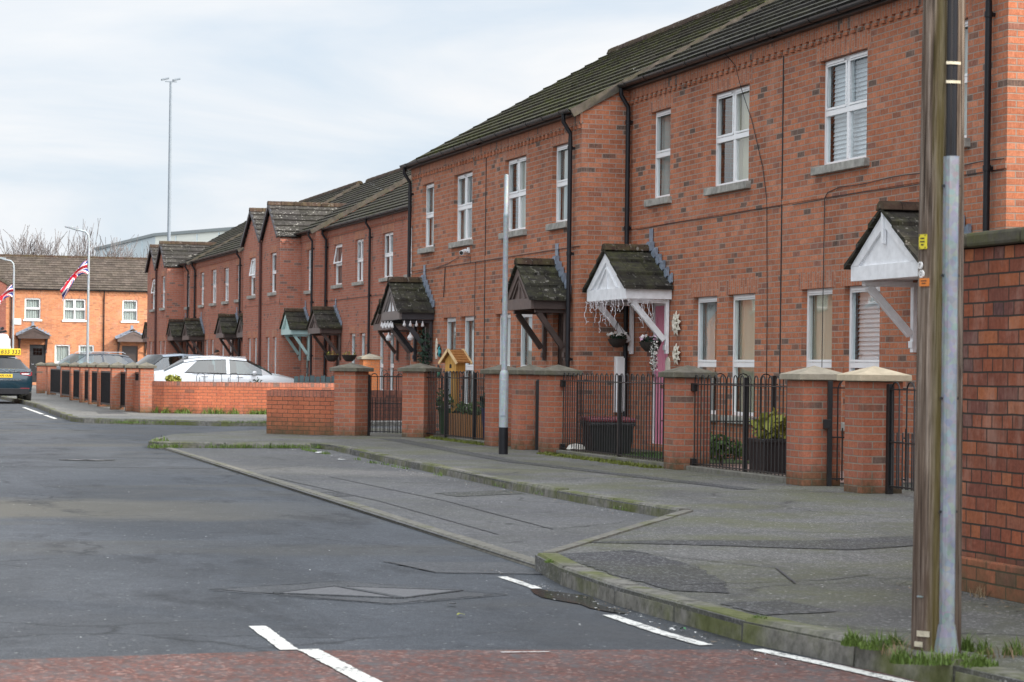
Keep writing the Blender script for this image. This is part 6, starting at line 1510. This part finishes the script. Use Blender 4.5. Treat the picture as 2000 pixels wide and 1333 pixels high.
def ball():
    o = thing('garden_ball', 'teal garden ornament behind the gate by the timber pole', 'ornament', (10.7, 20.9, .02)); b = MB(); b.lathe([(0, 0), (.09, .01), (.11, .1), (.08, .12)], 14); b.build('stand', M_pebble, o, smooth=True)
    b = MB(); b.lathe([(0, .1), (.08, .13), (.12, .22), (.08, .31), (0, .34)], 16); b.build('orb', M_teal, o, smooth=True)
ball()
# icicle lights on the white porch, bulbs on the charcoal porch
def icicles():
    rr = random.Random(8); o = thing('icicle_lights', 'tangled white icicle string lights hanging from the white porch', 'string lights', (11.26, 33.70, 2.27)); b = MB(); lm = MB()
    edge = [(0, .92-k*.0767) for k in range(24)] + [(.03*k, -.92) for k in range(1, 23)]
    for i, (x, y) in enumerate(edge):
        if i and i % 2 == 0: b.tube([(edge[i-2][0]-.012, edge[i-2][1], -.01), (edge[i-1][0]-.012, edge[i-1][1], -.035), (x-.012, y, -.01)], .0035, 4)
        if rr.random() < (.8 if i < 24 else .35):
            L = rr.choice((.12, .18, .30, .42)) * rr.uniform(.7, 1.15); p = Vector((x-.012, y, -.012)); pts = [p]; k = int(L/.035)+1
            for j in range(k):
                p = p + Vector((rr.uniform(-.018, .018), rr.uniform(-.026, .026), -.035)); pts.append(p)
                if rr.random() < .7: q = p + Vector((rr.uniform(-.03, .03), rr.uniform(-.04, .04), rr.uniform(-.02, .02))); lm.tube([p, q], [.003, .0045], 4)
            b.tube(pts, .0035, 4)
    b.build('wires', M_wire, o); lm.build('lamps', M_wire, o)
icicles()
def bulbs():
    o = thing('festoon_bulbs', 'string of clear glass bulbs hanging from the charcoal porch', 'string lights', (10.50, 44.6, 2.13)); rr = random.Random(2); w = MB()
    sp = [(0, .68-.13*k, -.02-.03*(k % 2), .034) for k in range(8)] + [(.02, .18, -.24, .06), (.26, -.62, -.24, .06)] + [(.12*k, -.70, -.02, .034) for k in range(1, 5)]
    w.tube([(-.005, .72, .0)] + [(x-.005, y, -.005) for x, y, z, r in sp[:8]] + [(-.005, -.72, 0)], .006, 5)
    for x, y, z, r in sp:
        w.tube([(x, y, 0), (x, y, z)], .006, 5); b = MB(); b.lathe([(.012, .0), (.014, -.03), (r*.8, -.05-r*.4), (r, -.05-r), (r*.7, -.05-r*1.7), (0, -.05-r*2)], 14); b.xf(Matrix.Translation((x, y, z))); b.build('bulb', M_bulb, o, smooth=True)
    w.build('flex', M_iron, o)
bulbs()
def cctv():
    o = thing('security_camera', 'small white security camera on the wall under an upper window', 'security camera', (11.2, 41.35, 3.36)); b = MB(); b.box(-.03, -.001, -.05, .05, -.05, .05); b.bar((-.02, 0, 0), (-.10, -.02, -.03), .03, .03); b.build('bracket', M_white, o)
    b = MB(); b.tube([(-.06, .04, -.02), (-.18, -.12, -.06)], .045, 12); b.build('housing', M_white, o, smooth=True); b = MB(); b.tube([(-.18, -.12, -.06), (-.185, -.127, -.062)], .036, 12); b.build('lens', M_ink, o)
cctv()
def wreath():
    o = thing('door_wreath', 'dark green artificial ivy hanging inside the charcoal porch', 'wreath', (11.05, 43.95, 1.05)); b = MB(); rr = random.Random(6)
    for k in range(7): blob_leaves(b, (rr.uniform(-.03, .03), rr.uniform(-.08, .08), k*.13), .14, 34, .05, rr, 1)
    b.build('leaves', M_leafd, o, fix=False); b = MB(); b.tube([(0, 0, -.05), (.01, .02, .5), (0, 0, .95)], .012, 5); b.build('stem', M_bark, o)
wreath()
def nameplate():
    o = thing('street_nameplate', 'white street nameplate on the orange brick house', 'street sign', (10.25, 134.97, 3.56)); b = MB(); b.box(-.24, .24, -.03, -.001, -.17, .17); p = b.build('plate', M_sillw, o, bevel=.006)
    b = MB()
    for z, w in ((.06, .15), (-.02, .17), (-.09, .08)): b.box(-w, w, -.033, -.0305, z-.014, z+.014)
    b.build('faint_print', M_shed, p)
nameplate()
# wall cables (parts of the houses they are clipped to)
def cable(par, pts, r=.0055):
    b = MB(); b.tube(pts, r, 5); return b.build('wall_cable', M_black, par)
z_ = ZA['band']
cable(hA2, [(-.02, y, z_ - .055 + .008*math.sin(y*2)) for y in [0.02+.3*k for k in range(20)]])
cable(hA1, [(-.02, y, z_ - .055 + .008*math.sin(y*2)) for y in [0.02+.3*k for k in range(20)]])
cable(hA1, [(-.022, y, z_ + .06 + .012*math.sin(y*3)) for y in [0.02+.3*k for k in range(15)]] + [(-.02, 4.6, z_+.02), (-.02, 4.7, z_-.05), (-.02, 4.72, 1.2)])
cable(hA2, [(-.19, 1.72, ZA['eave']-.02), (-.05, 1.60, 5.42), (-.045, 1.4, 5.1), (-.015, 1.05, 4.6), (-.012, .66, 3.95), (-.012, .5, 3.5), (-.014, .46, 2.6), (-.012, .44, 1.9), (-.012, .44, .6)])
zb = ZB['band']
cable(hB1, [(-.02, y, zb - .05) for y in [.02+.3*k for k in range(19)]]); cable(hB2, [(-.02, y, zb - .05 - (y > 3)*.02*(y-3)) for y in [.02+.3*k for k in range(18)]])
cable(hB2, [(-.02, .95, zb-.05), (-.02, .96, zb+.06), (-.03, 1.6, zb+.10), (-.02, 2.6, zb+.0), (-.02, 3.4, zb-.04)]); cable(hB2, [(-.02, .60, zb-.05), (-.02, .62, 2.0), (-.02, .60, .5)]); cable(hB2, [(-.02, 2.75, zb-.06), (-.025, 2.78, 2.75), (-.03, 2.8, 2.55)], .01)
cable(hC1, [(-.02, y, ZC['band']-.05) for y in [.02+.3*k for k in range(20)]]); cable(hC2, [(-.02, y, ZC['band']-.05) for y in [.02+.3*k for k in range(20)]])
# movement joints between the paired houses
for h, zt in ((hA2, 5.35), (hB2, 4.95)):
    b = MB(); b.box(-.0125, .0, -.008, .008, .0, zt); b.build('movement_joint', M_seam, h)
# small litter
def scrap(label, x, y, z, s, mat, rnd, name='paper_scrap', group='small litter scraps on the road and kerb'):
    rr = random.Random(rnd); b = MB(); n = 7; P = [(s*rr.uniform(.6, 1.2)*math.cos(2*math.pi*k/n), s*.7*rr.uniform(.6, 1.2)*math.sin(2*math.pi*k/n), rr.uniform(.004, .02)) for k in range(n)]
    for k in range(n): b.poly([(0, 0, .016), P[k], P[(k+1) % n]])
    o = b.build(name, mat, fix=False); o.location = (x, y, z); tag(o, label, 'litter', group)
scrap('crumpled green wrapper in the gutter by the mossy kerb', 4.12, 11.05, ZR+.006, .022, M_green, 1, 'green_wrapper')
scrap('white paper scrap beside the green wrapper in the gutter', 4.06, 11.05, ZR+.006, .02, M_paper, 2)
scrap('white scrap on the road left of the short kerb line', 3.3, 12.45, ZR+.006, .035, M_paper, 3)
scrap('pale leaf scrap on the open road near the red surface', 3.2, 11.9, ZR+.006, .03, M_leafy, 4)
scrap('white scrap at the far corner of the layby', 7.0, 34.2, ZR+.03, .09, M_paper, 5)
scrap('white scrap on the layby by the back kerb', 6.8, 31.6, ZR+.03, .07, M_paper, 6)

# ------------------------------------------------------------------ far left gable, and the houses across the street whose reflections show in the panes
house('dark red brick house end at the far left edge beyond the van', (9.0, 132, 0), 6.0, dict(ZC, eave=5.4), [], [], None, None, rz=R(180), mat=M_brown, sold=M_brown, roof=M_roofC, depth=7, hi=True, group='red brick houses across the street')
for k in range(5):
    house('red brick house across the street facing the terrace, number %s from the junction' % ('one', 'two', 'three', 'four', 'five')[k], (-11.5, 112 - k*11.2, 0), 11.0, ZC, [(1.2, 2.4, 'single', 'net'), (4.0, 5.2, 'single', 'net'), (7.5, 8.8, 'single', 'net')],
          [(2.4, 3.6, 'single', 'net'), (6.2, 7.4, 'single', 'net')], (4.4, 5.4, M_blackd, M_white), rz=R(180), mat=M_orange if k % 2 else M_brickfar, roof=M_roofC, lo=True, hi=True, group='red brick houses across the street')
for k in range(3):  # out-of-view houses, added to shade the near pavement and gate pillars
    house('unseen brick house added for shade beyond the old wall, %s from the terrace gap' % ('first', 'second', 'third')[k], (9.6, 10.2 - 6.0*k, 0), 6.0, dict(ZA, eave=6.1), [(1.2, 2.6, 'double', 'net'), (3.8, 4.8, 'single', 'net')], [(1.2, 2.6, 'double', 'net')], (4.0, 5.0, M_blackd, M_white),
          roof=M_roofA, depth=10, pitch=33, lo=(k == 2), hi=(k == 0), group='unseen houses added for shade beyond the old boundary wall')
# fine grit, leaf crumbs and paper flecks lying along the kerbs and road
def grit():
    rr = random.Random(31); b = MB()
    def put(x, y, z, s, m_):
        a = rr.uniform(0, 6.28); n = rr.choice((3, 4, 5)); b.poly([(x + s*rr.uniform(.5, 1.2)*math.cos(a+6.28*k/n), y + s*rr.uniform(.5, 1.2)*math.sin(a+6.28*k/n), z + rr.uniform(0, .35)*s) for k in range(n)], m_)
    for _ in range(420): y = rr.uniform(9.6, 14.6); put(4.02 + abs(rr.gauss(0, .09)) * -1 + .16, y, ZR + .006, rr.uniform(.003, .010), rr.choice((0, 0, 0, 1, 2)))
    for _ in range(500): y = rr.uniform(19.2, 36); put(6.93 - abs(rr.gauss(0, .14)) + (y-24)*.012*(y > 24), y, ZR + .028, rr.uniform(.004, .013), rr.choice((0, 0, 1, 1, 2)))
    for _ in range(500): y = rr.uniform(21, 39); put(9.9 - abs(rr.gauss(0, .25)), y, .005, rr.uniform(.004, .013), rr.choice((0, 0, 0, 1)))
    for _ in range(260): put(rr.uniform(-1, 4), rr.uniform(10.8, 34), ZR + .003, rr.uniform(.003, .009), rr.choice((2, 2, 0)))
    for _ in range(220): put(rr.uniform(4.5, 9.5), rr.uniform(9.5, 26), .005, rr.uniform(.003, .009), rr.choice((2, 0, 0)))
    for _ in range(260): put(5.98 - abs(rr.gauss(0, .12)), rr.uniform(9.5, 12.3), .006, rr.uniform(.004, .014), rr.choice((0, 1, 1, 0)))
    o = b.build('grit', [M_soil, M_dry, M_paper], fix=False); o['kind'] = 'stuff'
grit()
